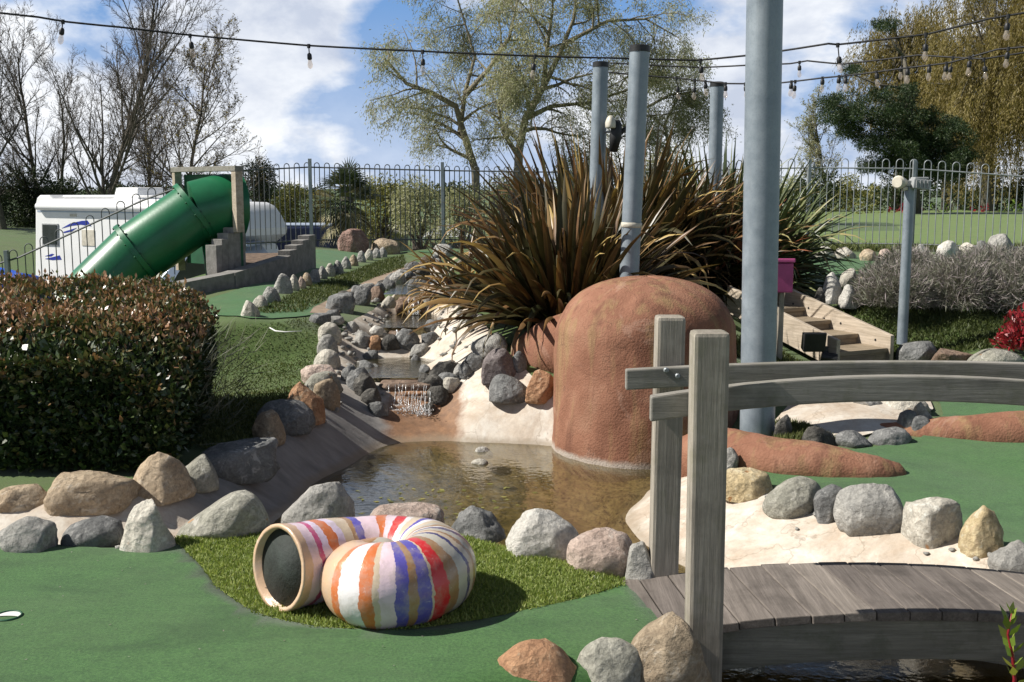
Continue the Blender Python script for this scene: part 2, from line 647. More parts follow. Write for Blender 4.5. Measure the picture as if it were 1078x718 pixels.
M['slide_dark'] = simple('green_board', (.015, .085, .04), .6, 0, .25, 5, .1)
M['pink'] = simple('pink_box_paint', (.42, .07, .20), .55, 0, .18, 9, .1)
M['cup'] = simple('white_cup', (.78, .78, .75), .4, 0, .08, 20, 0)
M['roof'] = simple('shed_roof', (.40, .37, .34), .8, 0, .2, 9, .3)
M['glass_dark'] = simple('dark_window', (.025, .03, .035), .08, 0, .4, 3, 0, .6)


def glass():
    m, nt, b = nmat('clear_bulb')
    b.inputs['Base Color'].default_value = (.9, .82, .75, 1)
    b.inputs['Roughness'].default_value = .05
    tr = nt.nodes.new('ShaderNodeBsdfTransparent')
    tr.inputs[0].default_value = (.93, .88, .84, 1)
    mx = nt.nodes.new('ShaderNodeMixShader')
    mx.inputs[0].default_value = .16
    L(nt, tr.outputs[0], mx.inputs[1])
    L(nt, b.outputs[0], mx.inputs[2])
    L(nt, mx.outputs[0], nt.nodes['Material Output'].inputs[0])
    return m


M['bulb'] = glass()


def water_mat(name, murk, tint, scale=5.0, strength=.35, opaque=.35):
    m, nt, b = nmat(name)
    nt.nodes.remove(b)
    v = coords(nt)
    n1 = noisef(nt, v, scale, 3, .55, .3)
    n2 = noisef(nt, v, scale * 4.5, 3, .5)
    bp = N(nt, 'ShaderNodeBump', Strength=strength, Distance=.02)
    L(nt, mixc(nt, .35, n1, n2), bp.inputs['Height'])
    tr = nt.nodes.new('ShaderNodeBsdfTransparent')
    tr.inputs[0].default_value = (*tint, 1)
    df = nt.nodes.new('ShaderNodeBsdfDiffuse')
    pn = noisef(nt, v, 2.2, 5, .6, .5)
    L(nt, ramp(nt, pn, [(.35, tuple(c * .6 for c in murk)), (.65, murk)]), df.inputs[0])
    m1 = nt.nodes.new('ShaderNodeMixShader')
    m1.inputs[0].default_value = opaque
    L(nt, tr.outputs[0], m1.inputs[1])
    L(nt, df.outputs[0], m1.inputs[2])
    gl = nt.nodes.new('ShaderNodeBsdfGlossy')
    gl.inputs['Roughness'].default_value = .03
    L(nt, bp.outputs[0], gl.inputs['Normal'])
    fr = N(nt, 'ShaderNodeFresnel', IOR=1.33)
    L(nt, bp.outputs[0], fr.inputs['Normal'])
    m2 = nt.nodes.new('ShaderNodeMixShader')
    L(nt, N_mul(nt, fr.outputs[0], 1.55, .03), m2.inputs[0])
    L(nt, m1.outputs[0], m2.inputs[1])
    L(nt, gl.outputs[0], m2.inputs[2])
    L(nt, m2.outputs[0], nt.nodes['Material Output'].inputs[0])
    return m


M['water'] = water_mat('pond_water', (.21, .175, .085), (.86, .80, .60), 5.0, .3, .22)
M['water2'] = water_mat('pool_water', (.10, .085, .035), (.6, .55, .35), 9, .6, .5)


def fall_mat():
    m, nt, b = nmat('falling_water')
    b.inputs['Base Color'].default_value = (.85, .87, .88, 1)
    b.inputs['Roughness'].default_value = .15
    tr = nt.nodes.new('ShaderNodeBsdfTransparent')
    mx = nt.nodes.new('ShaderNodeMixShader')
    f = noisef(nt, coords(nt, (90, 60, 12)), 1, 3, .6)
    L(nt, ramp(nt, f, [(.4, (.12, .12, .12)), (.65, (.8, .8, .8))]), mx.inputs[0])
    L(nt, tr.outputs[0], mx.inputs[1])
    L(nt, b.outputs[0], mx.inputs[2])
    L(nt, mx.outputs[0], nt.nodes['Material Output'].inputs[0])
    return m


M['fall'] = fall_mat()


def shell_mat():
    m, nt, b = nmat('striped_shell_paint')
    uv = nt.nodes.new('ShaderNodeAttribute')
    uv.attribute_name = 'along'
    v = coords(nt)
    n = noisef(nt, v, 9, 4, .6)
    ad = nt.nodes.new('ShaderNodeMath')
    ad.operation = 'MULTIPLY_ADD'
    L(nt, n, ad.inputs[0])
    ad.inputs[1].default_value = .020
    nf = N_mul(nt, noisef(nt, v, 70, 3, .6), .007)
    a2 = nt.nodes.new('ShaderNodeMath')
    L(nt, nf, a2.inputs[0])
    L(nt, uv.outputs['Fac'], a2.inputs[1])
    L(nt, a2.outputs[0], ad.inputs[2])
    cr, wh, pk, mg, og, be, br, bl, rd, nv, li, gc = (
        (.62, .42, .27), (.78, .74, .74), (.78, .60, .66), (.55, .09, .22), (.62, .17, .05), (.62, .50, .36),
        (.36, .20, .09), (.12, .10, .42), (.62, .03, .035), (.06, .055, .17), (.72, .60, .74), (.50, .47, .40))
    seq = [(cr, 4), (pk, 3), (mg, 2), (li, 2), (og, 3.4), (li, 3), (be, 3.4), (br, 2), (bl, 2.4), (pk, 4.5), (og, 3.4), (pk, 3), (rd, 2.6),
           (wh, 2), (be, 2.4), (bl, 1.6), (wh, 2.4), (be, 2), (gc, 1.6), (br, 2), (wh, 1.4), (nv, 1.3), (gc, 1.6), (br, 1.2), (be, 1), (nv, .9), (gc, 2.8),
           (br, 2.4), (rd, 3.0), (be, .4), (bl, 2.6), (br, 2.2), (bl, 2.2), (pk, 3.4), (be, 1.4), (og, 2.4), (wh, 4.6), (og, 2.2), (cr, 20), (br, 9), (gc, 9)]
    seq = [(c, w * (.84 if i < 21 else 1)) for i, (c, w) in enumerate(seq)]
    tot = sum(w for _, w in seq)
    # two ramps (32 stops at most in each): first and second half of the coil
    def chain(s0, s1):
        acc = sum(w for _, w in seq[:s0])
        st = []
        e = .0135
        for c, w in seq[s0:s1]:
            p0, p1 = acc / tot, (acc + w) / tot
            st.append((p0 + e, c))
            acc += w
        return st
    n1 = ramp(nt, ad.outputs[0], chain(0, 21), 'CONSTANT')
    n2 = ramp(nt, ad.outputs[0], chain(21, len(seq)), 'CONSTANT')
    sp = (sum(w for _, w in seq[:21])) / tot
    gt = nt.nodes.new('ShaderNodeMath')
    gt.operation = 'GREATER_THAN'
    gt.inputs[1].default_value = sp + .0135
    L(nt, ad.outputs[0], gt.inputs[0])
    col = mixc(nt, gt.outputs[0], n1, n2)
    w = noisef(nt, v, 16, 6, .7)
    col = mixc(nt, ramp(nt, w, [(.46, (0, 0, 0)), (.72, (.6, .6, .6))]), col, (.46, .38, .31))
    g = noisef(nt, v, 45, 4, .7)
    col = mixc(nt, ramp(nt, g, [(.62, (0, 0, 0)), (.7, (.35, .35, .35))]), col, (.74, .69, .66))
    vo = N(nt, 'ShaderNodeTexVoronoi', Scale=9)
    vo.feature = 'DISTANCE_TO_EDGE'
    L(nt, v, vo.inputs['Vector'])
    L(nt, col, b.inputs['Base Color'])
    b.inputs['Roughness'].default_value = .33
    b.inputs['Coat Weight'].default_value = .4
    b.inputs['Coat Roughness'].default_value = .2
    bump(nt, b, w, .25, .012)
    return m


M['shell'] = shell_mat()
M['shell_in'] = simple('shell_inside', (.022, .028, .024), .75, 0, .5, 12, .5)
M['bark'] = simple('bark', (.10, .09, .07), .9, 0, .35, 9, .5)
M['bark_pale'] = simple('willow_bark', (.19, .165, .115), .9, 0, .35, 9, .5)
M['twig'] = simple('twigs', (.085, .07, .055), .9, 0, .3, 4, 0)
M['twig_pale'] = simple('pale_twigs', (.25, .22, .16), .9, 0, .3, 4, 0)
M['lf_hedge'] = leaf_mat('hedge_leaf', [(0, (.012, .028, .009)), (.35, (.04, .068, .02)), (.58, (.10, .115, .038)), (.76, (.27, .155, .075)), (1, (.42, .23, .13))], .34, .16, .5)
M['lf_flax'] = leaf_mat('flax_leaf', [(0, (.028, .034, .013)), (.35, (.07, .056, .023)), (.6, (.16, .083, .035)), (.8, (.29, .18, .065)), (1, (.52, .38, .14))], .38, .12, .45)
M['lf_flax_green'] = leaf_mat('green_flax_leaf', [(0, (.03, .045, .018)), (.5, (.085, .11, .04)), (.8, (.22, .23, .10)), (1, (.42, .34, .16))], .4, .15, .45)
M['lf_flax_red'] = leaf_mat('red_flax_leaf', [(0, (.12, .05, .025)), (.5, (.36, .12, .06)), (1, (.55, .26, .14))], .45, .2)
M['lf_willow'] = leaf_mat('willow_leaf', [(0, (.21, .22, .11)), (.5, (.37, .37, .22)), (1, (.56, .54, .36))], .5, .45)
M['lf_gold'] = leaf_mat('golden_leaf', [(0, (.10, .085, .025)), (.5, (.235, .185, .06)), (1, (.40, .325, .13))], .55, .45)
M['lf_pine'] = leaf_mat('pine_needles', [(0, (.010, .026, .008)), (.6, (.028, .052, .014)), (1, (.075, .095, .03))], .55, .1)
M['lf_dark'] = leaf_mat('evergreen_leaf', [(0, (.012, .024, .010)), (.6, (.035, .055, .02)), (1, (.085, .10, .035))], .45, .2)
M['lf_yellow'] = leaf_mat('yellow_shrub_leaf', [(0, (.12, .13, .03)), (.5, (.24, .24, .07)), (1, (.38, .34, .12))], .5, .3)
M['lf_lav'] = leaf_mat('lavender_stem', [(0, (.10, .11, .075)), (.5, (.20, .205, .15)), (.85, (.33, .275, .285)), (1, (.46, .41, .39))], .7, .2)
M['lf_red'] = leaf_mat('red_leaf', [(0, (.10, .008, .012)), (.6, (.30, .02, .03)), (.9, (.42, .06, .07)), (1, (.5, .35, .30))], .4, .25)
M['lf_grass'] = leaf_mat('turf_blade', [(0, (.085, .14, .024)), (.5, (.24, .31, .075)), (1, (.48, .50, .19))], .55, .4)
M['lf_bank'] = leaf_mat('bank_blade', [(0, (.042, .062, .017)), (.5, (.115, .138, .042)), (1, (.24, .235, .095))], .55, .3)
M['lf_fresh'] = leaf_mat('fresh_leaf', [(0, (.08, .14, .015)), (.5, (.18, .28, .04)), (1, (.38, .42, .08))], .4, .35)
M['lf_palm'] = leaf_mat('palm_leaf', [(0, (.04, .06, .025)), (.6, (.11, .13, .055)), (1, (.32, .26, .13))], .5, .15)
# ------------------------------------------------------------------ terrain
TP = []          # (x, y, z) points of the terrain


def dens(pts, step=.14):
    out = []
    for a, b in zip(pts, pts[1:]):
        a, b = Vector(a), Vector(b)
        n = max(1, int((b - a).length / step))
        out += [a.lerp(b, i / n) for i in range(n)]
    out.append(Vector(pts[-1]))
    return out


def line(pts, step=.14):
    TP.extend(dens(pts, step))


Zp = lambda *l: [pz(*t) for t in l]
# A: lip of the putting green along the pond, then along the outflow
A = Zp((-260, 578, 0), (0, 573, 0), (60, 571, 0), (110, 571, 0), (155, 574, 0), (190, 560, .01), (240, 556, .02), (290, 551, .02), (340, 549, .02), (430, 552, .02),
       (500, 562, .02), (560, 580, .01), (620, 597, 0), (660, 608, 0), (690, 622, 0)) + [Vector(p) for p in ((.64, 3.95, 0), (.62, 3.7, 0), (.45, 3.5, 0), (.2, 3.38, 0), (-.1, 3.3, 0), (-.35, 3.1, 0), (-.6, 2.6, 0), (-1, 1, 0))]
line(A)
# A2: foot of that lip in the water
A2 = [Vector((p.x, p.y + .16, -.10 - .10 * min(1, max(0, (p.x + 2.6) / 1.1)))) for p in A[:8]] + \
     [Vector((p.x + .04, p.y + .2, -.34)) for p in A[8:13]]
line(A2)
line([Vector((.72, 4.75, -.34)), Vector((.80, 4.1, -.36)), Vector((.78, 3.62, -.36)), Vector((.55, 3.36, -.36)), Vector((.25, 3.2, -.36)), Vector((-.05, 3.0, -.36)), Vector((-.3, 2.4, -.36)), Vector((-.6, 1, -.36))])
# C: lip of the liner below hedge and lawn, running up beside the stream
Cl = Zp((-260, 530, 0), (0, 530, 0), (90, 530, 0), (165, 517, 0), (210, 502, 0), (245, 486, 0), (285, 461, .02), (320, 440, .04), (345, 415, .08), (352, 392, .14),
        (356, 368, .22), (372, 345, .30), (410, 318, .38), (440, 297, .43), (462, 279, .47))
line(Cl)
# D: water edge of the liner
Dl = [Vector((-3.6, 5.2, -.09)), Vector((-2.4, 5.22, -.10)), Vector((-1.85, 5.36, -.14)), Vector((-1.5, 5.75, -.22)), pz(290, 545, -.26), pz(330, 510, -.26), pz(372, 487, -.26), pz(409, 467, -.26)]
line(Dl)
# far shore: brown apron below the falls and the white wall
line(Zp((409, 467, -.26), (480, 466, -.26), (580, 469, -.26), (640, 480, -.28), (700, 492, -.28), (722, 500, -.26)))
line(Zp((396, 440, -.11), (430, 434, -.10), (462, 428, -.09)))
# pool 1 lip / bed, falls 2, pool 2, falls 3, top pool
for (x0, x1, Y, z) in ((-1.10, -.62, 8.50, .085), (-1.10, -.62, 8.62, .0), (-1.18, -.66, 9.4, -.06), (-1.25, -.78, 10.25, -.03), (-1.25, -.80, 10.45, .235), (-1.25, -.82, 10.55, .15), (-1.30, -.88, 11.2, .10), (-1.28, -.92, 11.6, .12),
                       (-1.28, -.92, 11.75, .43), (-1.28, -.92, 11.9, .36), (-1.24, -.88, 13, .34), (-1.2, -.85, 14.5, .38)):
    line([Vector((x0, Y, z)), Vector((x1, Y, z))], .1)
# right flank of the stream: lip under flax and stones
line(Zp((476, 292, .56), (484, 318, .50), (500, 338, .44), (515, 362, .34), (536, 392, .20), (562, 413, .10), (584, 420, .08)))
line(Zp((455, 350, .27), (452, 372, .14), (458, 392, .11), (478, 410, .03)))
# mound that carries flax and dome
TP.extend([Vector(p) for p in ((.25, 9.0, .45), (.2, 8.7, .38), (.55, 8.6, .34), (.95, 8.75, .34), (1.6, 8.6, .34), (1.55, 9.8, .45), (.3, 10.5, .5), (1.0, 7.7, -.2), (.95, 8.3, .2), (2.4, 11.5, .5), (.0, 12.5, .52), (1.2, 12.3, .5))])
# white shore on the right: lip with the row of stones, and its water edge
Rl = Zp((722, 498, -.2), (742, 505, -.06), (790, 519, 0), (838, 535, 0), (877, 543, 0), (925, 555, 0), (988, 568, 0), (1042, 580, 0), (1080, 604, 0), (1200, 640, 0)) + [Vector((3.6, 3.4, 0)), Vector((4.5, 2, 0))]
line(Rl)
We = Zp((722, 501, -.25), (690, 515, -.25), (662, 536, -.25), (655, 547, -.25), (672, 568, -.25), (702, 588, -.25), (760, 613, -.25), (850, 652, -.25), (1000, 690, -.25), (1200, 730, -.25)) + [Vector((3.6, 2.6, -.25))]
line(We)
TP.extend([Vector((p.x - .12, p.y - .1, -.36)) for p in We[3:]])
for p in ((-1.0, 6.6), (-.5, 6.1), (0, 6.5), (.3, 7.0), (-.5, 7.2), (-.7, 7.5), (0, 7.55), (.5, 6.3), (.45, 5.6), (-.2, 5.8), (.3, 6.8), (.9, 4.8), (1.3, 4.3), (1.1, 3.7), (1.9, 3.9), (1.0, 3.2), (2.2, 3.2), (.6, 2.5), (.2, 1.5), (2.5, 2)):
    TP.append(Vector((*p, -.44)))
# left: near green, lawn, the grassy step and the upper green
for p in ((-6, 2, 0), (0, 2.4, 0), (-3, 3, 0), (-1, 3.5, 0), (0, 3.8, 0), (.3, 4.2, 0), (-1, 4.4, 0), (-3, 4.2, 0), (-6, 4.5, 0), (-1, 0, 0), (-12, 2, 0), (-12, 7, 0), (-6, 7, 0),
          (-4, 6.2, .0), (-2.4, 6.3, 0), (-2.0, 7.2, .03), (-4, 8, .05), (-2.2, 8.2, .05), (-7, 9, 0)):
    TP.append(Vector(p))
line(Zp((225, 385, .09), (290, 385, .09), (335, 385, .14)))
line(Zp((215, 345, .40), (250, 341, .42), (300, 338, .43), (345, 332, .41), (372, 333, .36)), .2)
line(Zp((250, 334, .46), (268, 322, .47), (300, 305, .48), (340, 290, .48), (375, 277, .49), (415, 266, .50), (450, 264, .50)), .3)
line(Zp((290, 336, .43), (330, 325, .42), (380, 302, .43), (425, 285, .45), (455, 276, .47)), .3)
TP.extend(Zp((215, 318, .46), (260, 305, .5), (320, 284, .53), (195, 330, .40)))
for p in ((-3.0, 10, .40), (-4, 10.5, .25), (-5.5, 11.5, .1), (-3.6, 12.5, .48), (-4.6, 13, .35), (-3.6, 14.5, .6), (-7, 13, -.3), (-3.5, 19, .62), (-1.3, 19, .58), (-3, 17, .6), (-5.2, 17, .1), (-8, 16, -.9), (-12, 14, -1.1), (-6.5, 18.5, -.7),
          (-.5, 15, .52), (-.8, 17.5, .55), (1, 16, .55), (1, 19, .55), (4, 19, .55), (9, 18, .55), (20, 19, .55), (40, 22, .55), (14, 12, .5), (30, 8, .4), (12, 6, .1), (8, 4, 0), (20, 3, 0), (6, 0, 0), (20, -20, 0), (-20, -20, 0),
          (-12, 20, -1.3), (-6, 21.5, -1.3), (-3, 21.5, -1.0), (0, 22, -.8), (2, 22, .2), (-4, 24, -1.35), (0, 26, -1.3), (3, 28, .2), (-16, 30, -1.3), (-10, 32, -1.3), (-2, 34, -1.2), (-18, 36, .2), (-30, 36, .3), (-30, 28, -1), (-8, 42, -.6), (-25, 50, .3), (2, 45, -.3),
          (5, 30, .55), (5, 55, .6), (30, 55, .6), (60, 40, .55), (0, 70, .2), (-40, 80, .3), (60, 90, .7), (-60, 10, -.5)):
    TP.append(Vector(p))
# right: lower green, pale basin, grass bank, upper green
for p in Zp((800, 480, .02), (870, 475, .03), (950, 480, .02), (1040, 500, 0), (1100, 540, 0), (1000, 530, 0), (930, 500, .01), (860, 462, .05), (920, 462, .05), (990, 452, .06), (1090, 460, .06),
            (815, 440, .07), (850, 418, .16), (900, 414, .18), (940, 420, .14), (990, 420, .10), (1090, 420, .1), (830, 380, .12), (880, 384, .1), (950, 384, .1), (1020, 386, .1), (1090, 388, .1)):
    TP.append(p)
for p in ((2.95, 10.9, .48), (3.4, 10.6, .48), (4.3, 10.3, .45), (5.5, 10.2, .42), (4.2, 9.7, .2), (5.0, 9.6, .2), (2.2, 9.5, .12), (2.05, 9.95, .2), (2.1, 10.5, .42), (3.0, 14, .5), (5, 14, .52), (8, 12, .5), (1.7, 8.5, .28), (2.0, 9.2, .14), (2.2, 7.9, .15), (1.75, 7.7, .1), (1.6, 7.0, .03)):
    TP.append(Vector(p))
for k in range(6):
    t = k / 5
    for s_ in (-.62, -.36, -.15, .15, .36, .5):
        TP.append(Vector((3.07 - .454 * 1.45 * t + .89 * s_, 9.52 + .89 * 1.45 * t + .454 * s_, .03 + .33 * t - (.05 if abs(s_) < .4 else .02))))
for p in ((-900, -100, 0), (900, -100, 0), (900, 1200, 1.2), (-900, 1200, 1.2), (0, 200, .5), (-200, 100, .4), (200, 100, .6), (0, -100, 0), (-900, 300, .5), (900, 300, .8), (0, 1200, 1)):
    TP.append(Vector(p))
co2 = [Vector((p.x, p.y)) for p in TP]
v2, _, f2, ov, _, _ = delaunay_2d_cdt(co2, [], [], 0, 1e-4)
zz = [TP[o[0]].z for o in ov]
tin = BVHTree.FromPolygons([(v.x, v.y, z) for v, z in zip(v2, zz)], [tuple(f) for f in f2])


def grow(a, b, s0, k):
    out, x, s = [], a, s0
    while x < b:
        s *= k
        x += s
        out.append(x)
    return out


dx = .05
xs = np.arange(-7, 7 + 1e-6, dx)
ys = np.arange(2.4, 19 + 1e-6, dx)
gx = np.array(sorted([-t for t in grow(7, 850, .1, 1.13)]) + list(xs) + grow(7, 850, .1, 1.13))
gy = np.array(sorted([2.4 - t for t in grow(0, 80, .1, 1.2)]) + list(ys) + grow(19, 1150, .1, 1.1))
H = np.zeros((len(gy), len(gx)))
dn = Vector((0, 0, -1))
for j, y in enumerate(gy):
    for i, x in enumerate(gx):
        h = tin.ray_cast(Vector((x, y, 50)), dn)
        H[j, i] = h[0].z if h[0] else 0
for _ in range(3):        # round the creases
    P_ = np.pad(H, 1, mode='edge')
    H = (P_[1:-1, 1:-1] * 4 + P_[:-2, 1:-1] * 2 + P_[2:, 1:-1] * 2 + P_[1:-1, :-2] * 2 + P_[1:-1, 2:] * 2 + P_[:-2, :-2] + P_[:-2, 2:] + P_[2:, :-2] + P_[2:, 2:]) / 16
# gentle unevenness
for j, y in enumerate(gy):
    for i, x in enumerate(gx):
        if -8 < x < 8 and 3 < y < 20:
            H[j, i] += .010 * noise.noise(Vector((x * 1.7, y * 1.7, 3))) + .004 * noise.noise(Vector((x * 6, y * 6, 9)))


def h(x, y):
    i = int(np.searchsorted(gx, x)) - 1
    j = int(np.searchsorted(gy, y)) - 1
    i = max(0, min(len(gx) - 2, i))
    j = max(0, min(len(gy) - 2, j))
    u = (x - gx[i]) / (gx[i + 1] - gx[i])
    v = (y - gy[j]) / (gy[j + 1] - gy[j])
    return float(H[j, i] * (1 - u) * (1 - v) + H[j, i + 1] * u * (1 - v) + H[j + 1, i] * (1 - u) * v + H[j + 1, i + 1] * u * v)


ny, nx = H.shape
X, Y_ = np.meshgrid(gx, gy)
gv = np.stack([X, Y_, H], -1).reshape(-1, 3)
ii = (np.arange(ny - 1)[:, None] * nx + np.arange(nx - 1)[None, :]).ravel()
gq = np.stack([ii, ii + 1, ii + nx + 1, ii + nx], 1)
g = fast_mesh('ground', gv, gq, M['ground'], smooth=True)
tag(g, 'rough grassy ground around the ponds and greens', 'ground', kind='structure')
gbvh = BVHTree.FromPolygons([tuple(p) for p in gv], [tuple(int(k) for k in q) for q in gq])


def G(px, py):
    """ground point seen at a pixel of the photo"""
    d = ray(px, py).normalized()
    r = gbvh.ray_cast(CP, d)
    return r[0] if r[0] else pz(px, py, 0)


def inside(poly, x, y):
    c = False
    n = len(poly)
    for i in range(n):
        x1, y1 = poly[i]
        x2, y2 = poly[i - 1]
        if (y1 > y) != (y2 > y) and x < (x2 - x1) * (y - y1) / (y2 - y1) + x1:
            c = not c
    return c


def smooth_poly(p, it=2):
    for _ in range(it):
        q = []
        for i in range(len(p)):
            a, b = Vector(p[i]), Vector(p[(i + 1) % len(p)])
            q += [tuple(a.lerp(b, .25)), tuple(a.lerp(b, .75))]
        p = q
    return p


def sheet(name, poly, mat, off, step=.1, label=None, cat=None, kind='structure', skirt=.0, rnd=1):
    poly = smooth_poly([tuple(p[:2]) for p in poly], rnd)
    pts = []
    for a, b in zip(poly, poly[1:] + poly[:1]):
        a, b = Vector(a), Vector(b)
        n = max(1, int((b - a).length / step))
        pts += [a.lerp(b, i / n) for i in range(n)]
    nb = len(pts)
    edges = [(i, (i + 1) % nb) for i in range(nb)]
    x0, x1 = min(p.x for p in pts), max(p.x for p in pts)
    y0, y1 = min(p.y for p in pts), max(p.y for p in pts)
    pt = [(p.x, p.y) for p in pts]
    for x in gx[(gx > x0) & (gx < x1)][::max(1, round(step / .05))]:
        for y in gy[(gy > y0) & (gy < y1)][::max(1, round(step / .05))]:
            if inside(poly, x, y):
                pts.append(Vector((x, y)))
    v, e, f, *_ = delaunay_2d_cdt(pts, edges, [list(range(nb))], 1, 1e-5)
    me = bpy.data.meshes.new(name)
    me.from_pydata([(p.x, p.y, h(p.x, p.y) + off) for p in v], [], [tuple(q) for q in f])
    bm = bmesh.new()
    bm.from_mesh(me)
    bmesh.ops.recalc_face_normals(bm, faces=bm.faces)
    if sum(q.normal.z for q in bm.faces) < 0:
        bmesh.ops.reverse_faces(bm, faces=bm.faces)
    if skirt:
        be = [q for q in bm.edges if q.is_boundary]
        r = bmesh.ops.extrude_edge_only(bm, edges=be)
        for q in r['geom']:
            if isinstance(q, bmesh.types.BMVert):
                q.co.z -= skirt
    bm.to_mesh(me)
    bm.free()
    o = link_mesh(name, me, mat)
    return tag(o, label, cat, kind=kind)


Gx = lambda *l: [tuple(G(*t)[:2]) for t in l]
W2 = lambda pts: [tuple(p[:2]) for p in pts]
# pale rendered basin of the pond, all banks in one sheet
Cs = [Vector((p.x - .05, p.y + .06, 0)) for p in Cl]
basin = W2([Vector((p.x, p.y - .02, 0)) for p in A[:15]]) + [(.6, 3.6), (.3, 3.0), (.3, 1.6), (3.4, 1.6), (3.4, 3.4)] + \
    W2([Vector((p.x + .03, p.y + .06, 0)) for p in Rl[:10]][::-1]) + [(1.5, 7.6), (1.1, 8.3)] + Gx((584, 414)) + \
    W2(Zp((562, 408, .10), (536, 386, .2), (515, 356, .34), (500, 330, .45), (486, 312, .51), (477, 290, .55))) + [(-.95, 15.3)] + W2(Cs[::-1])
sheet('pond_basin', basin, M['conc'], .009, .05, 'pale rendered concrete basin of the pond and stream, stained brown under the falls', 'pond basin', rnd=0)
# greens
rough_edge = W2(Zp((655, 620, 0), (620, 632, 0), (560, 646, 0), (500, 657, 0), (420, 667, 0), (330, 664, 0), (268, 650, 0), (228, 622, 0), (214, 601, 0), (184, 573, 0)))
lipA = W2(A)
near_green = W2(Zp((-420, 590, 0))) + W2([Vector((p.x, p.y - .0, 0)) for p in A[1:5]]) + rough_edge[::-1] + [(.47, 4.36), (.62, 3.72), (.42, 3.47), (.1, 3.33), (-.15, 3.22), (-.4, 2.9), (-.5, 1.8), (-7, 1.8), (-7, 4.9)]
sheet('putting_green', near_green, M['green'], .014, .1, 'smooth green putting turf across the bottom left with a cup in it', 'putting green', rnd=1, skirt=.03)
rough_poly = rough_edge + W2(A[5:14])
sheet('rough_turf', rough_poly, M['rough'], .012, .1, 'longer yellow-green turf under the striped shell', 'turf', rnd=0, skirt=.02)
up = Gx((205, 330), (250, 337), (300, 336), (340, 331), (352, 322), (330, 318)) + W2(Zp((268, 318, .47), (300, 302, .48), (340, 288, .48), (375, 276, .49), (415, 265, .5))) + [(-.9, 17.4), (-.9, 18.6), (-3.2, 18.6), (-3.3, 15.5)] + W2(Zp((262, 303, .5), (215, 316, .46)))
sheet('upper_green', up, M['green_up'], .012, .1, 'upper putting green beside the row of small standing stones', 'putting green', rnd=1)
pathp = W2(Zp((318, 331, .42), (360, 309, .43), (405, 289, .44), (440, 277, .47), (458, 273, .48), (462, 279, .46), (430, 291, .44), (385, 311, .42), (350, 331, .41)))
sheet('stream_path', pathp, M['path'], .016, .1, 'narrow bare earth strip between the stream stones and the standing stones', 'path', rnd=1)
low = Gx((205, 395), (320, 392), (340, 400), (322, 425), (285, 448), (245, 470), (205, 485), (190, 430))
rg = W2(Zp((960, 556, 0), (880, 536, .0), (800, 512, .0), (765, 486, .02), (840, 470, .04), (870, 474, .05), (920, 470, .05), (985, 458, .06), (995, 432, .08), (975, 417, .1), (985, 405, .1))) + [(3.1, 9.3), (6.5, 9.3), (6.8, 4.2), (3.1, 4.2)] + W2(Zp((1085, 600, 0), (1045, 574, 0), (1000, 560, 0)))
sheet('right_green', rg, M['green'], .014, .1, 'right hand putting green running between the two terracotta ridges', 'putting green', rnd=1)
ug = [(2.0, 10.75), (2.85, 11.0), (3.3, 11.3), (3.6, 12.6), (5.5, 14.5), (9, 17.2), (1.2, 17.2), (1.3, 13.5), (1.2, 11.5), (1.6, 10.9)]
sheet('back_green', ug, M['green'], .014, .15, 'far putting green at the top of the timber steps', 'putting green', rnd=1)
pb = W2(Zp((806, 448, .07), (836, 421, .14), (858, 408, .17), (930, 408, .16), (975, 417, .1), (985, 440, .07), (920, 462, .05), (850, 462, .05)))
sheet('side_basin', pb, M['conc'], .016, .06, 'dry pale rendered hollow behind the first terracotta ridge', 'basin', rnd=1)
lawn = [(2, 19.6), (14, 19.6), (45, 24), (70, 56), (2, 56)]
sheet('lawn', lawn, M['lawn'], .07, .8, 'open mown lawn beyond the right hand railing', 'lawn', rnd=0)
park = [(-16, 19.8), (-6, 20.6), (-3.4, 21.3), (.2, 22), (2, 26), (0, 34), (-16, 31.5)]
sheet('car_park', park, M['tarmac'], .02, .5, 'grey tarmac of the car park beyond the railings', 'car park', rnd=0)


def waterplane(name, poly, z, mat, label):
    me = bpy.data.meshes.new(name)
    me.from_pydata([(x, y, z) for x, y in poly], [], [tuple(range(len(poly)))])
    o = link_mesh(name, me, mat, None, False)
    if me.polygons[0].normal.z < 0:
        me.flip_normals()
    return tag(o, label, 'water', kind='structure')


waterplane('pond_water', [(-1.7, 5.2), (-1.2, 5.15), (-.4, 5.05), (.55, 4.6), (.64, 3.7), (-.2, 3.1), (-.4, 1.8), (3.6, 1.8), (3.4, 3.6), (2.6, 4.4), (1.9, 5.3), (1.4, 7.0), (1.2, 8.0), (-1.0, 8.15), (-1.6, 6.6)], -.25, M['water'],
           'shallow greenish brown pond water with pale reflections')
waterplane('pool_water', [(-1.3, 8.53), (-.45, 8.53), (-.45, 10.4), (-1.5, 10.4)], .105, M['water2'], 'small murky pool above the lower waterfall')
waterplane('pool_water', [(-1.4, 10.45), (-.7, 10.45), (-.8, 11.66), (-1.42, 11.66)], .265, M['water2'], 'small murky pool between the two upper waterfalls')
waterplane('pool_water', [(-1.4, 11.76), (-.8, 11.76), (-.7, 14.6), (-1.3, 14.6)], .462, M['water2'], 'topmost narrow pool at the head of the stream')


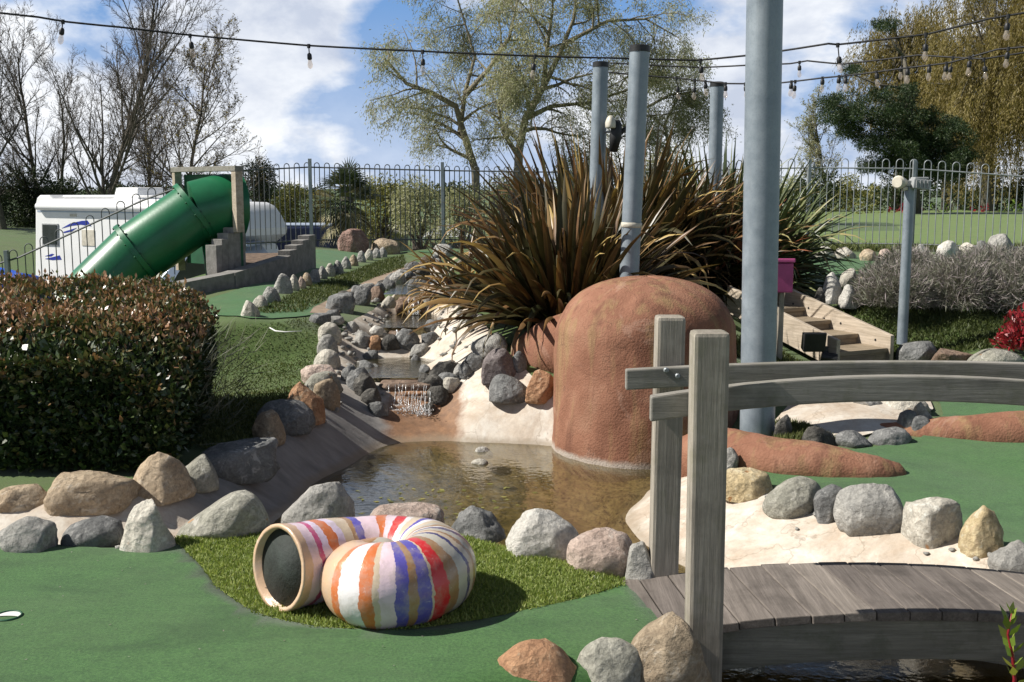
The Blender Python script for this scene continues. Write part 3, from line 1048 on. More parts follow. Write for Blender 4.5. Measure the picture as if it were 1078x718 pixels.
# turf blades
def blades(name, poly, n, hgt, label, seed=1, wid=.006, tl=(0, 1), off=.008, sp=.5):
    r = np.random.default_rng(seed)
    P = np.array(poly)
    lo, hi = P.min(0), P.max(0)
    pts = []
    while len(pts) < n:
        c = r.uniform(lo, hi)
        if inside(poly, c[0], c[1]):
            pts.append((c[0], c[1], h(c[0], c[1]) + off))
    pts = np.array(pts)
    d = np.stack([r.normal(0, sp, n), r.normal(0, sp, n), np.ones(n)], 1)
    mt = M['lf_bank'] if name in ('bank_grass', 'step_turf') else M['lf_grass']
    t = np.clip(r.beta(2, 3, n) * (tl[1] - tl[0]) + tl[0], 0, 1)
    o = leaves(name, pts, d, hgt * r.uniform(.6, 1.3, n), wid * r.uniform(.7, 1.3, n), t, mt)
    return tag(o, label, 'grass', kind='stuff')


blades('turf_blades', rough_poly, 46000, .024, 'short yellow-green artificial turf pile around the striped shell', 1, .0055, (.25, 1), sp=.7)
slope = Gx((214, 420), (330, 402), (346, 380), (352, 345), (345, 334), (300, 340), (225, 350))
blades('step_turf', slope, 6000, .015, 'long green turf pile on the step below the upper green', 2, .009, (.1, .8))
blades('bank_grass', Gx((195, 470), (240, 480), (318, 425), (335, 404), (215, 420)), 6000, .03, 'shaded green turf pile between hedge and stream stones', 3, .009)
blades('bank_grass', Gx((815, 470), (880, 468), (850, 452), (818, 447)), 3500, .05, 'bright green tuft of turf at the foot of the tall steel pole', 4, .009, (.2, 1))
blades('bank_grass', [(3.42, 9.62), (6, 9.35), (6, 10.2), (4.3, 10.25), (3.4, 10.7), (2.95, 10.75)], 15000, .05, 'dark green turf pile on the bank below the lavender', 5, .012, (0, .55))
blades('bank_grass', [(1.75, 9.1), (2.7, 9.0), (2.65, 9.4), (2.3, 10.1), (1.75, 9.9)], 3500, .05, 'green turf pile beside the timber steps', 6, .01)
blades('bank_grass', [(3.2, 18.3), (9, 18.3), (9, 19.2), (3.2, 19.2)], 5000, .16, 'tall dry grass along the foot of the right hand railing', 7, .014, (.3, 1))
blades('bank_grass', W2(Zp((262, 330, .47), (300, 315, .46), (345, 297, .46), (400, 276, .48), (425, 270, .5), (428, 282, .46), (370, 303, .43), (318, 329, .43))), 9000, .04, 'thin turf pile beside the row of standing stones', 8, .01, (0, .9))

r_f = np.random.default_rng(21)
k = 60
fp = np.stack([r_f.normal(-.45, .28, k), r_f.normal(6.35, .22, k), np.full(k, -.246)], 1)
o = leaves('floating_leaves', fp, np.stack([r_f.normal(size=k), r_f.normal(size=k), r_f.normal(0, .05, k)], 1), r_f.uniform(.02, .06, k), r_f.uniform(.015, .03, k), r_f.uniform(0, 1, k), M['lf_yellow'], None, np.tile((0, 0, 1.), (k, 1)))
tag(o, 'scattered yellowish leaves floating on the pond behind the shell', 'floating leaves', kind='stuff')

k = 90
lx = np.stack([r_f.uniform(-2.6, .6, k), r_f.uniform(3.45, 4.9, k)], 1)
lx = np.array([q for q in lx if inside(near_green, *q)])
k = len(lx)
lz = np.array([h(*q) + .017 for q in lx])
o = leaves('leaf_litter', np.column_stack([lx, lz]), np.stack([r_f.normal(size=k), r_f.normal(size=k), r_f.normal(0, .12, k)], 1), r_f.uniform(.004, .014, k), r_f.uniform(.003, .007, k), r_f.uniform(.3, 1, k), M['lf_lav'], None, np.tile((0, 0, 1.), (k, 1)))
tag(o, 'tiny dry leaf scraps scattered on the near putting green', 'leaf litter', kind='stuff')
# ------------------------------------------------------------------ stones
_ico = {}


def ico(s):
    if s not in _ico:
        bm = bmesh.new()
        bmesh.ops.create_icosphere(bm, subdivisions=s, radius=1)
        _ico[s] = ([v.co.copy() for v in bm.verts], [tuple(v.index for v in f.verts) for f in bm.faces])
        bm.free()
    return _ico[s]


def stone_mesh(name, w, d, ht, seed, rough=.55, peak=0.0, skew=0.0, facets=10, sub=4, flat=0.0, rect=0.0):
    """w,d,ht full sizes; peak>0 narrows the top, skew tilts the crest to the right, flat levels the top, rect squares the plan"""
    r = random.Random(seed)
    vs, fs = ico(sub)
    so = Vector((seed * 3.17 % 97, seed * 1.7 % 53, seed * .77 % 31))
    planes = []
    for _ in range(facets):
        n = Vector((r.gauss(0, 1), r.gauss(0, 1), r.gauss(0, .7))).normalized()
        planes.append((n, r.uniform(.60, .88)))
    if flat:
        planes.append((Vector((r.uniform(-.15, .15), -.15, 1)).normalized(), 1 - flat))
    out = []
    for v in vs:
        p = v.copy()
        if rect:
            m = max(abs(p.x), abs(p.y), abs(p.z))
            p = p.lerp(p / m * .86, rect)
        k = 1 + rough * (.30 * noise.noise(p * 1.1 + so) + .16 * noise.noise(p * 2.4 + so * 2))
        p *= k
        for n, dd in planes:
            e = p.dot(n) - dd
            if e > 0:
                p -= n * e * (.86 if rough > .3 else .5)
        q = p.normalized()
        p += q * rough * (.075 * noise.noise(p * 4.5 + so) + .055 * abs(noise.noise(p * 8 - so)) + .016 * noise.noise(p * 19 + so) + .009 * noise.noise(p * 38 + so))
        out.append(p)
    x0, x1 = min(p.x for p in out), max(p.x for p in out)
    z1 = max(p.z for p in out)
    y0, y1 = min(p.y for p in out), max(p.y for p in out)
    zb = -.38
    res = []
    for p in out:
        x = (p.x - (x0 + x1) / 2) / (x1 - x0)
        y = (p.y - (y0 + y1) / 2) / (y1 - y0)
        z = (max(p.z, zb) - zb) / (z1 - zb)
        z *= 1 + skew * (x * 1.5)
        t = 1 - peak * max(0, z) ** 1.2
        res.append(Vector((x * w * t, y * d * t, z * ht)))
    zm = max(p.z for p in res)
    for p in res:
        p.z = p.z * ht / zm
    me = bpy.data.meshes.new(name)
    me.from_pydata(res, [], fs)
    me.update()
    return me


NST = 0


def stone(px, py, w, ht, mat, label, group, name='boulder', Y=None, z=None, dep=.85, sink=.12, rz=None, push=.30, cat='stone', **kw):
    """px = centre, py = visible foot, w/ht in photo pixels"""
    global NST
    NST += 1
    p = at(px, py, Y) if Y else (pz(px, py, z) if z is not None else G(px, py))
    s = (p - CP).y / FPX
    W, HT = w * s, ht * s
    D = W * dep
    if p.y < 9 and Y is None:      # the crest lies behind the visible foot
        HT = max(HT * .6, HT - .30 * D * EYE / p.y)
    if HT > W * 1.2:
        D = W * .95
    if Y is None:
        p = p + Vector((0, D * push, 0))
    big = w > 26
    me = stone_mesh(name, W * 1.04, D, HT * (1 + sink), kw.pop('seed', NST * 7 + 3), sub=4 if big else 3, **kw)
    o = link_mesh(name, me, M['rock_' + mat])
    o.location = (p.x, p.y, p.z - HT * sink)
    o.rotation_euler = (0, 0, rz if rz is not None else 0)
    return tag(o, label, cat, group)


gA = 'boulders edging the near putting green'
S = stone
S(22, 582, 60, 42, 'grey', 'rounded grey boulder at the left end of the row edging the near putting green', gA, rough=.45, z=.0)
S(92, 574, 68, 33, 'slate', 'low smooth dark grey boulder between the left end boulder and the pale wedge', gA, rough=.3, skew=.2, facets=4, z=.0)
S(152, 583, 62, 62, 'pale', 'upright pale pitted wedge-shaped boulder in the left row', gA, peak=.55, rough=.7, skew=-.12, seed=5, z=.0)
S(232, 569, 96, 56, 'olive', 'large pale boulder with a saddle dip, higher at its right end, left of the shell', gA, skew=.75, rough=.35, facets=4, seed=12, z=.0)
S(332, 553, 80, 50, 'grey', 'smooth light grey humped boulder just behind the open end of the shell', gA, rough=.4, skew=.25, facets=5, seed=21, peak=.15, z=.0)
S(426, 558, 82, 28, 'pink', 'long low flat-topped pinkish boulder behind the shell', gA, flat=.35, rough=.5, rect=.3, z=.0)
S(502, 568, 62, 40, 'slate', 'small craggy dark grey boulder right of the long pinkish one', gA, rough=.9, facets=10, peak=.3, skew=-.2, z=.0)
S(573, 588, 82, 58, 'white', 'big angular whitish boulder at the pond edge', gA, rough=.8, facets=9, seed=45, skew=-.2, z=.0)
S(635, 604, 76, 50, 'pink', 'rounded buff boulder between the whitish boulder and the bridge', gA, rough=.5, facets=6, z=.0)
S(676, 613, 34, 46, 'grey', 'narrow upright grey stone wedged against the far bridge post', gA, rough=.5, rect=.4, z=.0)
gC = 'boulders at the foot of the hedge'
S(16, 536, 62, 27, 'tan', 'flat brown boulder at the left edge below the hedge', gC, flat=.3)
S(89, 536, 94, 42, 'tan', 'long tan boulder with dark hollows in front of the hedge', gC, rough=.65, skew=-.15, seed=77)
S(162, 524, 74, 52, 'tan', 'peaked tan boulder at the foot of the hedge', gC, peak=.5, rough=.5, seed=33)
S(204, 514, 46, 38, 'olive', 'pale greenish boulder right of the peaked tan one', gC, skew=.4, rough=.4)
S(242, 504, 98, 44, 'slate', 'large dark slab of rock on the shaded liner edge', gC, flat=.45, skew=.25, rough=.7, rect=.4, dep=.5, rz=.25)
S(281, 466, 34, 36, 'tan', 'small brown rock at the upper end of the dark slab', gC, rough=.5)
S(299, 455, 60, 36, 'slate', 'dark shaded rock below the orange boulder', gC, rough=.6)
gS = 'stones lining the left bank of the stream'
S(321, 441, 44, 42, 'orange', 'rusty orange boulder with a dark shaded right side beside the stream', gS, peak=.3, rough=.4, skew=-.2, push=.12)
S(344, 428, 28, 32, 'tan', 'smooth tan stone behind the orange boulder', gS, rough=.35, push=.12)
S(340, 415, 40, 26, 'olive', 'pale greenish stone above the orange boulder', gS, rough=.35, push=.12)
S(336, 402, 38, 20, 'pink', 'pinkish stone on the stream lip below the round cream one', gS, rough=.5, push=.12)
S(344, 388, 28, 22, 'pale', 'round cream stone halfway up the stream lip', gS, rough=.25, facets=3, push=.12)
S(345, 373, 22, 21, 'grey', 'smooth grey stone just above the round cream one', gS, rough=.3, push=.12)
S(347, 359, 24, 20, 'pale', 'cream stone at the corner of the grassy step', gS, rough=.3, push=.12)
S(352, 341, 20, 8, 'grey', 'thin flat grey stone on the stream lip', gS, flat=.4, push=.12)
S(336, 341, 24, 11, 'slate', 'flat slate at the edge of the upper green', gS, flat=.4, push=.12)
S(358, 328, 32, 20, 'slate', 'broad slate-grey slab leaning on the stream bank', gS, flat=.3, rough=.6, push=.12)
S(381, 321, 19, 20, 'slate', 'dark angular slab next to the broad slate', gS, rough=.7, push=.12)
S(397, 317, 16, 16, 'brown', 'small brown stone among the slates', gS, push=.12)
S(408, 306, 16, 12, 'slate', 'thin slate at mid height of the stream bank', gS, flat=.2, push=.12)
S(419, 300, 18, 14, 'grey', 'angular grey slate above the thin one', gS, rough=.7, push=.12)
S(441, 305, 24, 15, 'slate', 'wide dark slate jutting into the stream near its head', gS, rough=.7, push=.12)
S(435, 287, 18, 12, 'slate', 'ragged slate on the upper stream lip', gS, rough=.8, push=.12)
S(449, 283, 16, 15, 'dark', 'dark tall slate at the head of the stream', gS, rough=.8, push=.12)
S(467, 270, 22, 13, 'grey', 'pale flat stone at the stream head beside the flax', gS, flat=.3, push=.12)
S(409, 323, 16, 12, 'pale', 'pale cobble sitting in the stream at the upper falls', gS, Y=11.5)
ex = [(350, 335, 18, 9), (366, 318, 24, 12), (376, 311, 16, 11), (388, 308, 18, 10), (399, 309, 14, 12), (405, 303, 18, 9), (414, 297, 16, 10), (424, 293, 18, 10), (431, 296, 16, 12), (444, 290, 16, 10), (458, 278, 14, 10), (462, 284, 14, 12)]
exn = 'near second third fourth fifth sixth seventh eighth ninth tenth eleventh topmost'.split()
for i, (x, y, w, hh) in enumerate(ex):
    S(x, y, w * 1.15, hh, ('slate', 'dark', 'slate', 'grey')[i % 4], '%s ragged slate in the low edging along the upper stream bank' % ('nearest' if i == 0 else exn[i]), 'slates edging the upper stream', name='slate', rough=.85, facets=12, flat=.2, dep=.7, rz=.5 + .3 * (i % 3), push=.1)
# standing stones
row = [(262, 334, 21, 18, 'pale'), (273, 325, 18, 14, 'pale'), (284, 320, 21, 18, 'grey'), (297, 309, 21, 21, 'grey'), (309, 306, 12, 17, 'pale'), (317, 304, 10, 13, 'pink'), (323, 301, 12, 14, 'tan'),
       (331, 297, 13, 14, 'grey'), (339, 294, 11, 14, 'grey'), (347, 291, 12, 14, 'pale'), (355, 288, 13, 14, 'grey'), (364, 283, 11, 13, 'grey'), (372, 280, 10, 12, 'tan'), (380, 276, 10, 12, 'grey'), (388, 274, 10, 12, 'pale'), (396, 272, 10, 11, 'grey'), (403, 271, 10, 11, 'grey')]
ords = 'first second third fourth fifth sixth seventh eighth ninth tenth eleventh twelfth thirteenth fourteenth fifteenth sixteenth seventeenth'.split()
for i, (x, y, w, hh, m) in enumerate(row):
    S(x, y, w, hh, m, '%s small upright %s stone from the near end of the row on the upper green' % (ords[i], {'pink': 'pinkish'}.get(m, m)), 'standing stones on the upper green', name='standing_stone', rough=.4, peak=.25, facets=4)
S(404, 268, 32, 17, 'tan', 'cream and orange boulder at the far end of the standing stones', 'boulders on the upper green')
S(371, 266, 32, 25, 'red', 'big angular reddish boulder near the left railing', 'boulders on the upper green', rough=.8, facets=9, skew=-.3)
# white bank
gW = 'stones on the white bank beside the dome'
S(515, 372, 38, 24, 'grey', 'pale grey rounded stone tucked under the flax leaves', gW, rough=.4, push=.02)
S(499, 388, 24, 18, 'slate', 'small dark slab left of the large purple-grey stone', gW, rough=.6, push=.02)
S(525, 400, 36, 36, 'purple', 'large purple-grey boulder with a flat face on the white bank', gW, rough=.6, rect=.2, skew=-.3, push=.02)
S(537, 419, 44, 28, 'slate', 'smooth grey-green oval stone sliding down the white bank', gW, rough=.25, facets=3, skew=-.45, push=.02)
S(569, 420, 32, 34, 'orange', 'rusty brown rounded boulder touching the dome', gW, rough=.45, push=.02)
S(546, 390, 18, 22, 'slate', 'small slate-blue stone behind the grey-green oval', gW, push=.02)
S(588, 382, 30, 34, 'grey', 'grey stone block between the fern and the dome', gW, rough=.6, push=.02)
gF = 'rocks around the waterfalls'
fr = [(420, 393, 25, 13, 'white', 'flat white stone on the lip of the lower falls', 8.65), (438, 390, 12, 16, 'slate', 'little upright grey stone on the lip of the lower falls', 8.65),
      (467, 398, 34, 18, 'dark', 'broad dark rock right of the lower falls', 8.7), (490, 398, 18, 18, 'dark', 'black angular rock at the right end of the falls rocks', 8.75),
      (458, 410, 24, 16, 'dark', 'wet dark rock beside the falling water', 8.5), (461, 424, 22, 18, 'dark', 'lowest dark rock at the right foot of the falls', 8.36), (475, 411, 18, 14, 'pale', 'pale broken stone on the white bank edge', 8.5),
      (386, 416, 24, 24, 'dark', 'tall black rock left of the lower falls', 8.5), (368, 402, 16, 18, 'slate', 'grey rock leaning on the black rock left of the falls', 8.75), (398, 436, 20, 14, 'dark', 'low wet rock at the left foot of the falls', 8.36),
      (382, 363, 18, 15, 'grey', 'light grey boulder left of the middle falls', 10.4), (397, 352, 18, 9, 'white', 'flat white stone on top of the middle falls', 10.5), (429, 365, 24, 18, 'dark', 'dark tan rock right of the middle falls', 10.4),
      (394, 367, 14, 13, 'orange', 'rust-coloured rock under the middle falls', 10.3), (411, 366, 20, 13, 'dark', 'black ledge rock under the middle falls', 10.35), (455, 348, 16, 11, 'slate', 'small slate right of the second pool', 10.9), (371, 350, 14, 11, 'dark', 'mossy dark rock left of the middle falls', 10.5),
      (424, 330, 16, 14, 'brown', 'brown rock under the upper falls', 11.65), (441, 328, 14, 13, 'brown', 'brown stone right of the upper falls', 11.65), (452, 322, 18, 15, 'dark', 'dark rock beside the upper falls under the flax', 11.8), (409, 394, 14, 10, 'dark', 'small wet rock at the left of the lower falls lip', 8.62),
      (447, 394, 12, 10, 'dark', 'small wet rock at the right of the lower falls lip', 8.62), (392, 396, 18, 12, 'slate', 'grey slab between the black rock and the lower falls', 8.6)]
for i, (x, y, w, hh, m, lb, Y) in enumerate(fr):
    S(x, y, w * 1.1, hh * 1.1, ('slate' if i % 3 == 0 and m == 'dark' else 'grey' if i % 3 == 1 and m == 'dark' and i > 12 else m), lb.replace('black', 'dark'), gF, name='rock', push=.05, rough=.8, facets=10)
ff = [(378, 409, 28, 24, 'slate', 'leaning slate rock'), (391, 425, 22, 18, 'dark', 'wet dark rock'), (403, 402, 18, 12, 'grey', 'grey chunk'), (386, 393, 24, 14, 'slate', 'ragged slate'), (448, 407, 18, 16, 'dark', 'dark wedge'), (471, 405, 28, 15, 'slate', 'broad slate'),
      (485, 395, 22, 14, 'grey', 'grey chunk'), (452, 433, 18, 10, 'dark', 'low dark rock'), (390, 379, 18, 11, 'slate', 'flat slate'), (441, 373, 20, 12, 'grey', 'rounded grey rock'), (453, 361, 18, 12, 'slate', 'ragged slate')]
fw = ['at the outer left foot of the lower falls', 'at the inner left foot of the lower falls', 'on the left lip of the lower falls', 'left behind the lower falls', 'at the right lip of the lower falls', 'lowest on the white bank beside the falls', 'highest on the white bank beside the falls', 'at the right foot of the lower falls', 'at the left edge of the middle pool', 'at the right edge of the middle pool', 'at the upper right of the middle pool']
for i, (x, y, w, hh, m, lb) in enumerate(ff):
    S(x, y, w, hh, m, lb + ' ' + fw[i], gF, name='rock', push=.03, rough=.9, facets=13, rz=i * .7)
S(509, 478, 20, 8, 'white', 'pale flat stone poking out of the pond', 'stones in the pond', name='rock', Y=7.55, sink=.6)
S(505, 487, 18, 4, 'pale', 'thin pale stone awash in front of the flat pond stone', 'stones in the pond', name='rock', Y=7.2, sink=.9)
# right row
gR = 'boulders along the white shore'
S(770, 498, 16, 28, 'grey', 'slim grey stone half hidden by the front bridge post', gR)
S(790, 525, 56, 32, 'yellow', 'blocky yellowish boulder at the left of the white shore row', gR, rect=.5, rough=.5, skew=-.3)
S(838, 543, 62, 44, 'olive', 'smooth grey boulder with an orange spot in the white shore row', gR, rough=.3, facets=4, skew=.25)
S(877, 549, 38, 42, 'slate', 'narrow bluish grey stone between two larger boulders on the white shore', gR, rough=.4, rect=.2)
S(924, 561, 82, 60, 'grey', 'largest grey faceted boulder in the white shore row', gR, rough=.6, facets=9, seed=203, skew=-.1)
S(988, 574, 58, 54, 'pale', 'cream blocky boulder right of the largest grey one', gR, rect=.5, rough=.4)
S(1041, 585, 58, 58, 'yellow', 'yellow pointed boulder near the right edge of the white shore', gR, peak=.5, rough=.6, facets=8)
S(1070, 607, 48, 42, 'grey', 'rough grey boulder at the right edge behind the bridge', gR, rough=.8)
gM = 'stones around the dry hollow'
S(824, 464, 20, 30, 'dark', 'dark stone against the tall steel pole', gM, rough=.5)
S(863, 471, 38, 24, 'dark', 'black-shaded rounded stone at the edge of the dry hollow', gM, rough=.5)
S(900, 471, 40, 19, 'slate', 'low greenish slate boulder in the middle of the hollow edge', gM, rough=.35)
S(939, 469, 44, 20, 'slate', 'long blue-grey stone lying on the right green', gM, rough=.5, flat=.2, skew=.2)
S(956, 456, 19, 26, 'slate', 'left of two pale blue-grey slabs leaning together', gM, rect=.4, rough=.4)
S(969, 458, 22, 22, 'slate', 'right of two pale blue-grey slabs leaning together', gM, rect=.4, rough=.4)
S(977, 452, 26, 30, 'olive', 'mossy long stone leaning over the blue-grey slabs', gM, skew=-.7, rough=.5)
S(957, 434, 48, 20, 'pale', 'beige boulder behind the leaning stones', gM, rough=.4)
S(916, 428, 36, 12, 'grey', 'flat grey stone on the upper rim of the dry hollow', gM, flat=.3)
gT = 'stones beside the timber steps'
S(876, 316, 22, 30, 'white', 'whitish tall stone at the top of the timber steps', gT, peak=.4, Y=10.75)
S(893, 301, 20, 19, 'pale', 'rounded pale stone behind the whitish tall one', gT, Y=11.2)
S(893, 322, 19, 23, 'white', 'white broken stone on the grass bank beside the steps', gT, Y=10.6, rough=.7)
S(863, 318, 12, 16, 'dark', 'dark stone at the top corner of the timber steps', gT, Y=10.6)
S(912, 299, 24, 9, 'tan', 'flat beige stone at the edge of the lavender', gT, Y=11.3)
S(970, 384, 40, 24, 'slate', 'dark grey boulder at the right foot of the steps', gT, rough=.4)
S(1006, 384, 44, 15, 'brown', 'flat brown slab at the foot of the grass bank', gT, flat=.3, rect=.3)
S(1054, 388, 56, 22, 'olive', 'large smooth pale green boulder beside the red shrub', gT, rough=.2, facets=3)
S(873, 382, 13, 13, 'tan', 'small tan stone under the left stringer of the steps', gT)
back = [(846, 273, 18, 14, 'pink', 'pinkish'), (867, 273, 24, 14, 'pale', 'broad pale'), (890, 273, 24, 13, 'pale', 'long pale'), (914, 275, 19, 13, 'tan', 'tan'), (933, 275, 17, 13, 'pink', 'buff'), (947, 275, 13, 13, 'olive', 'greenish'),
        (970, 274, 18, 17, 'grey', 'grey speckled'), (997, 273, 28, 20, 'white', 'big white'), (1021, 273, 22, 18, 'pale', 'cream'), (1037, 273, 16, 20, 'slate', 'slate grey'), (1056, 272, 32, 26, 'grey', 'tallest grey')]
for i, (x, y, w, hh, m, lb) in enumerate(back):
    S(x, y, w, hh, m, '%s boulder, %s from the left in the row under the right hand railing' % (lb, ords[i]), 'boulders under the right hand railing', rough=.45, push=.1)
gN = 'boulders at the bottom edge beside the bridge'
S(490, 724, 52, 18, 'pink', 'low buff stone just showing at the bottom edge left of the orange boulder', gN, Y=3.5)
S(563, 738, 104, 72, 'orange', 'rounded orange-tan boulder at the bottom edge', gN, Y=3.48, rough=.4, facets=4, sink=.2, seed=31)
S(643, 738, 92, 76, 'olive', 'grey-green boulder between the orange boulder and the bridge post', gN, Y=3.5, rough=.4, sink=.2, facets=5, seed=58)
S(704, 726, 92, 88, 'tan', 'tall brown boulder leaning on the front bridge post', gN, Y=3.52, rough=.4, skew=.15, sink=.1, peak=.05, facets=5, seed=12)

# small pebbles and chips lodged between the boulders
pv, pf = [], []
rp = random.Random(77)
iv, if_ = ico(2)
def pebbles(pts, n, sp, sz):
    P = dens(pts, .05)
    for _ in range(n):
        q = P[rp.randrange(len(P))]
        x, y = q.x + rp.gauss(0, sp), q.y + rp.gauss(0, sp)
        s_ = rp.uniform(*sz)
        so = Vector((rp.random() * 90, rp.random() * 90, 0))
        o = len(pv)
        a, b_, c = rp.uniform(.7, 1.3), rp.uniform(.7, 1.3), rp.uniform(.45, .8)
        z = h(x, y) + .012 + s_ * .25
        for v in iv:
            k = 1 + .35 * noise.noise(v * 1.6 + so)
            pv.append((x + v.x * s_ * a * k, y + v.y * s_ * b_ * k, z + v.z * s_ * c * k))
        pf.extend([tuple(i + o for i in f) for f in if_])
pebbles(A[3:14], 70, .05, (.008, .024))
pebbles(Cl[3:12], 90, .07, (.01, .035))
pebbles(Rl[1:9], 60, .06, (.008, .026))
pebbles([Vector((-1.2, 8.4, 0)), Vector((-1.3, 10.3, 0)), Vector((-1.35, 11.7, 0))], 70, .10, (.012, .04))
pebbles([Vector((-.5, 8.45, 0)), Vector((-.45, 9.6, 0)), Vector((-.7, 10.5, 0)), Vector((-.8, 11.8, 0))], 70, .09, (.012, .04))
me = bpy.data.meshes.new('pebbles')
me.from_pydata(pv, [], pf)
tag(link_mesh('pebbles', me, M['rock_grey']), 'small grey pebbles and chips lodged between the boulders', 'pebbles', kind='stuff')
# ------------------------------------------------------------------ helpers for built things
def place(m, loc, rz=0):
    T = Matrix.Translation(Vector(loc)) @ Matrix.Rotation(rz, 4, 'Z')
    m.v = [tuple(T @ Vector(p)) for p in m.v]
    return m


def lumpy_tube(name, pts, rad, mat, seg=36, n=28, amp=.02, freq=5, endcap=True, along=False):
    """smooth swept body; pts/rad are resampled with Catmull-Rom"""
    P = [Vector(p) for p in pts]

    def cr(a, i, t):
        q = [a[max(0, i - 1)], a[i], a[min(len(a) - 1, i + 1)], a[min(len(a) - 1, i + 2)]]
        return .5 * ((2 * q[1]) + (q[2] - q[0]) * t + (2 * q[0] - 5 * q[1] + 4 * q[2] - q[3]) * t * t + (3 * q[1] - q[0] - 3 * q[2] + q[3]) * t ** 3)
    C, Rr = [], []
    for k in range(seg + 1):
        u = k / seg * (len(P) - 1)
        i = min(int(u), len(P) - 2)
        C.append(cr(P, i, u - i))
        Rr.append(cr(rad, i, u - i))
    if endcap:
        d = (C[-1] - C[-2]).normalized()
        r = Rr[-1]
        for a in (25, 48, 66, 80, 88):
            C.append(C[seg] + d * r * math.sin(R(a)))
            Rr.append(r * math.cos(R(a)))
    m = MB()
    m.tube(C, Rr, n)
    me = bpy.data.meshes.new(name)
    vs = []
    for i, p in enumerate(m.v):
        c = C[min(i // n, len(C) - 1)]
        p = Vector(p)
        dr = (p - c)
        k = amp * noise.noise(p * freq) + amp * .35 * noise.noise(p * freq * 4)
        vs.append(p + dr.normalized() * k if dr.length > 1e-4 else p)
    me.from_pydata(vs, [], m.f)
    if along:
        a = me.attributes.new('along', 'FLOAT', 'POINT')
        a.data.foreach_set('value', [min(1, (i // n) / seg) for i in range(len(vs))])
    me.update()
    return me


# ------------------------------------------------------------------ terracotta dome and ridges
def dome():
    n, rows = 96, 60
    vs, fs = [], []
    c = Vector((.955, 7.72, 0))
    for j in range(rows + 1):
        t = j / rows
        if t < .4:
            z = -.5 + 1.06 * t / .4
            r = .685 - .055 * (z + .25) / .81
        else:
            a = (t - .4) / .6 * math.pi / 2
            z = .56 + .415 * math.sin(a)
            r = .630 * max(0, math.cos(a)) ** .88
        for k in range(n):
            th = 2 * math.pi * k / n
            p = Vector((math.cos(th) * r, math.sin(th) * r, z))
            q = Vector((math.cos(th), math.sin(th), z))
            rr = r * (1 + .036 * noise.noise(q * 1.6 + Vector((3, 1, 0))) + .018 * noise.noise(q * 4.2)) + .008 * noise.noise(q * 9 + Vector((5, 0, 0))) * (r > .1) + .003 * noise.noise(q * 30) * (r > .1)
            vs.append((c.x + math.cos(th) * rr, c.y + math.sin(th) * rr, z + .012 * noise.noise(q * 3)))
    for j in range(rows):
        for k in range(n):
            k2 = (k + 1) % n
            fs.append((j * n + k, j * n + k2, (j + 1) * n + k2, (j + 1) * n + k))
    me = bpy.data.meshes.new('terracotta_dome')
    me.from_pydata(vs, [], fs)
    bm = bmesh.new()
    bm.from_mesh(me)
    bmesh.ops.remove_doubles(bm, verts=bm.verts, dist=.0005)
    bm.to_mesh(me)
    bm.free()
    o = link_mesh('terracotta_dome', me, M['terra'], loc=(c.x, c.y, -.25))
    tag(o, 'large round-topped terracotta rendered dome standing in the pond', 'sculpture')


dome()
for nm, pts, rad, lb in (
        ('ridge', [(1.12, 6.75, -.12), (1.24, 6.42, .0), (1.45, 6.16, .03), (1.72, 6.0, .02), (1.98, 5.93, 0), (2.10, 5.93, -.015)], [.16, .16, .155, .145, .125, .10], 'long terracotta ridge running from the dome to the right behind the white shore boulders'),
        ('ridge', [(4.2, 6.62, .08), (3.6, 6.60, .09), (3.1, 6.64, .07), (2.75, 6.72, .05), (2.5, 6.80, .03), (2.28, 6.9, .01)], [.17, .165, .15, .125, .10, .06], 'tapering terracotta ridge lying on the right green at the right edge'),
        ('ridge', [(.85, 8.3, .24), (.55, 8.42, .32), (.36, 8.50, .31), (.20, 8.58, .24), (.10, 8.66, .16)], [.36, .33, .29, .23, .16], 'short terracotta hump behind the left side of the dome under the flax')):
    me = lumpy_tube('terracotta_ridge', pts, rad, M['terra'], 40, 30, .016, 5)
    o = link_mesh('terracotta_ridge', me, M['terra'], loc=pts[2])
    tag(o, lb, 'sculpture')

# ------------------------------------------------------------------ striped shell
sp = [(-.79, 4.135, .165), (-.705, 4.225, .150), (-.595, 4.325, .138), (-.45, 4.385, .128), (-.31, 4.34, .128), (-.245, 4.23, .132), (-.275, 4.12, .132), (-.355, 4.055, .132), (-.43, 4.045, .132), (-.485, 4.075, .130), (-.505, 4.14, .130), (-.475, 4.195, .140), (-.43, 4.20, .16), (-.41, 4.175, .165)]
sr = [.155, .152, .148, .144, .147, .150, .150, .150, .150, .143, .132, .115, .095, .06]
sp = [((x + .45) * 1.07 - .515, (y - 4.2) * 1.06 + 4.02, z * 1.05) for x, y, z in sp]
sr = [r * 1.06 for r in sr]
root = empty('shell', (-.55, 4.0, 0), 'big striped snail shell painted red, orange, blue and white lying on the turf', 'shell')
me = lumpy_tube('body', sp, sr, M['shell'], 130, 48, .006, 7, endcap=False, along=True)
bm = bmesh.new()
bm.from_mesh(me)
bm.faces.ensure_lookup_table()
caps = [f for f in bm.faces if len(f.verts) > 10]
f0 = min(caps, key=lambda f: f.calc_center_median().x)
r = bmesh.ops.inset_region(bm, faces=[f0], thickness=.017)
r = bmesh.ops.extrude_face_region(bm, geom=[f0])
nrm = f0.normal.copy()
for v in r['geom']:
    if isinstance(v, bmesh.types.BMVert):
        v.co -= nrm * .03
bmesh.ops.delete(bm, geom=[f0], context='FACES_ONLY')
bm.normal_update()
bmesh.ops.recalc_face_normals(bm, faces=bm.faces)
bm.to_mesh(me)
bm.free()
link_mesh('body', me, M['shell'], root)
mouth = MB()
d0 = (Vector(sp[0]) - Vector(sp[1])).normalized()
c0 = Vector(sp[0])
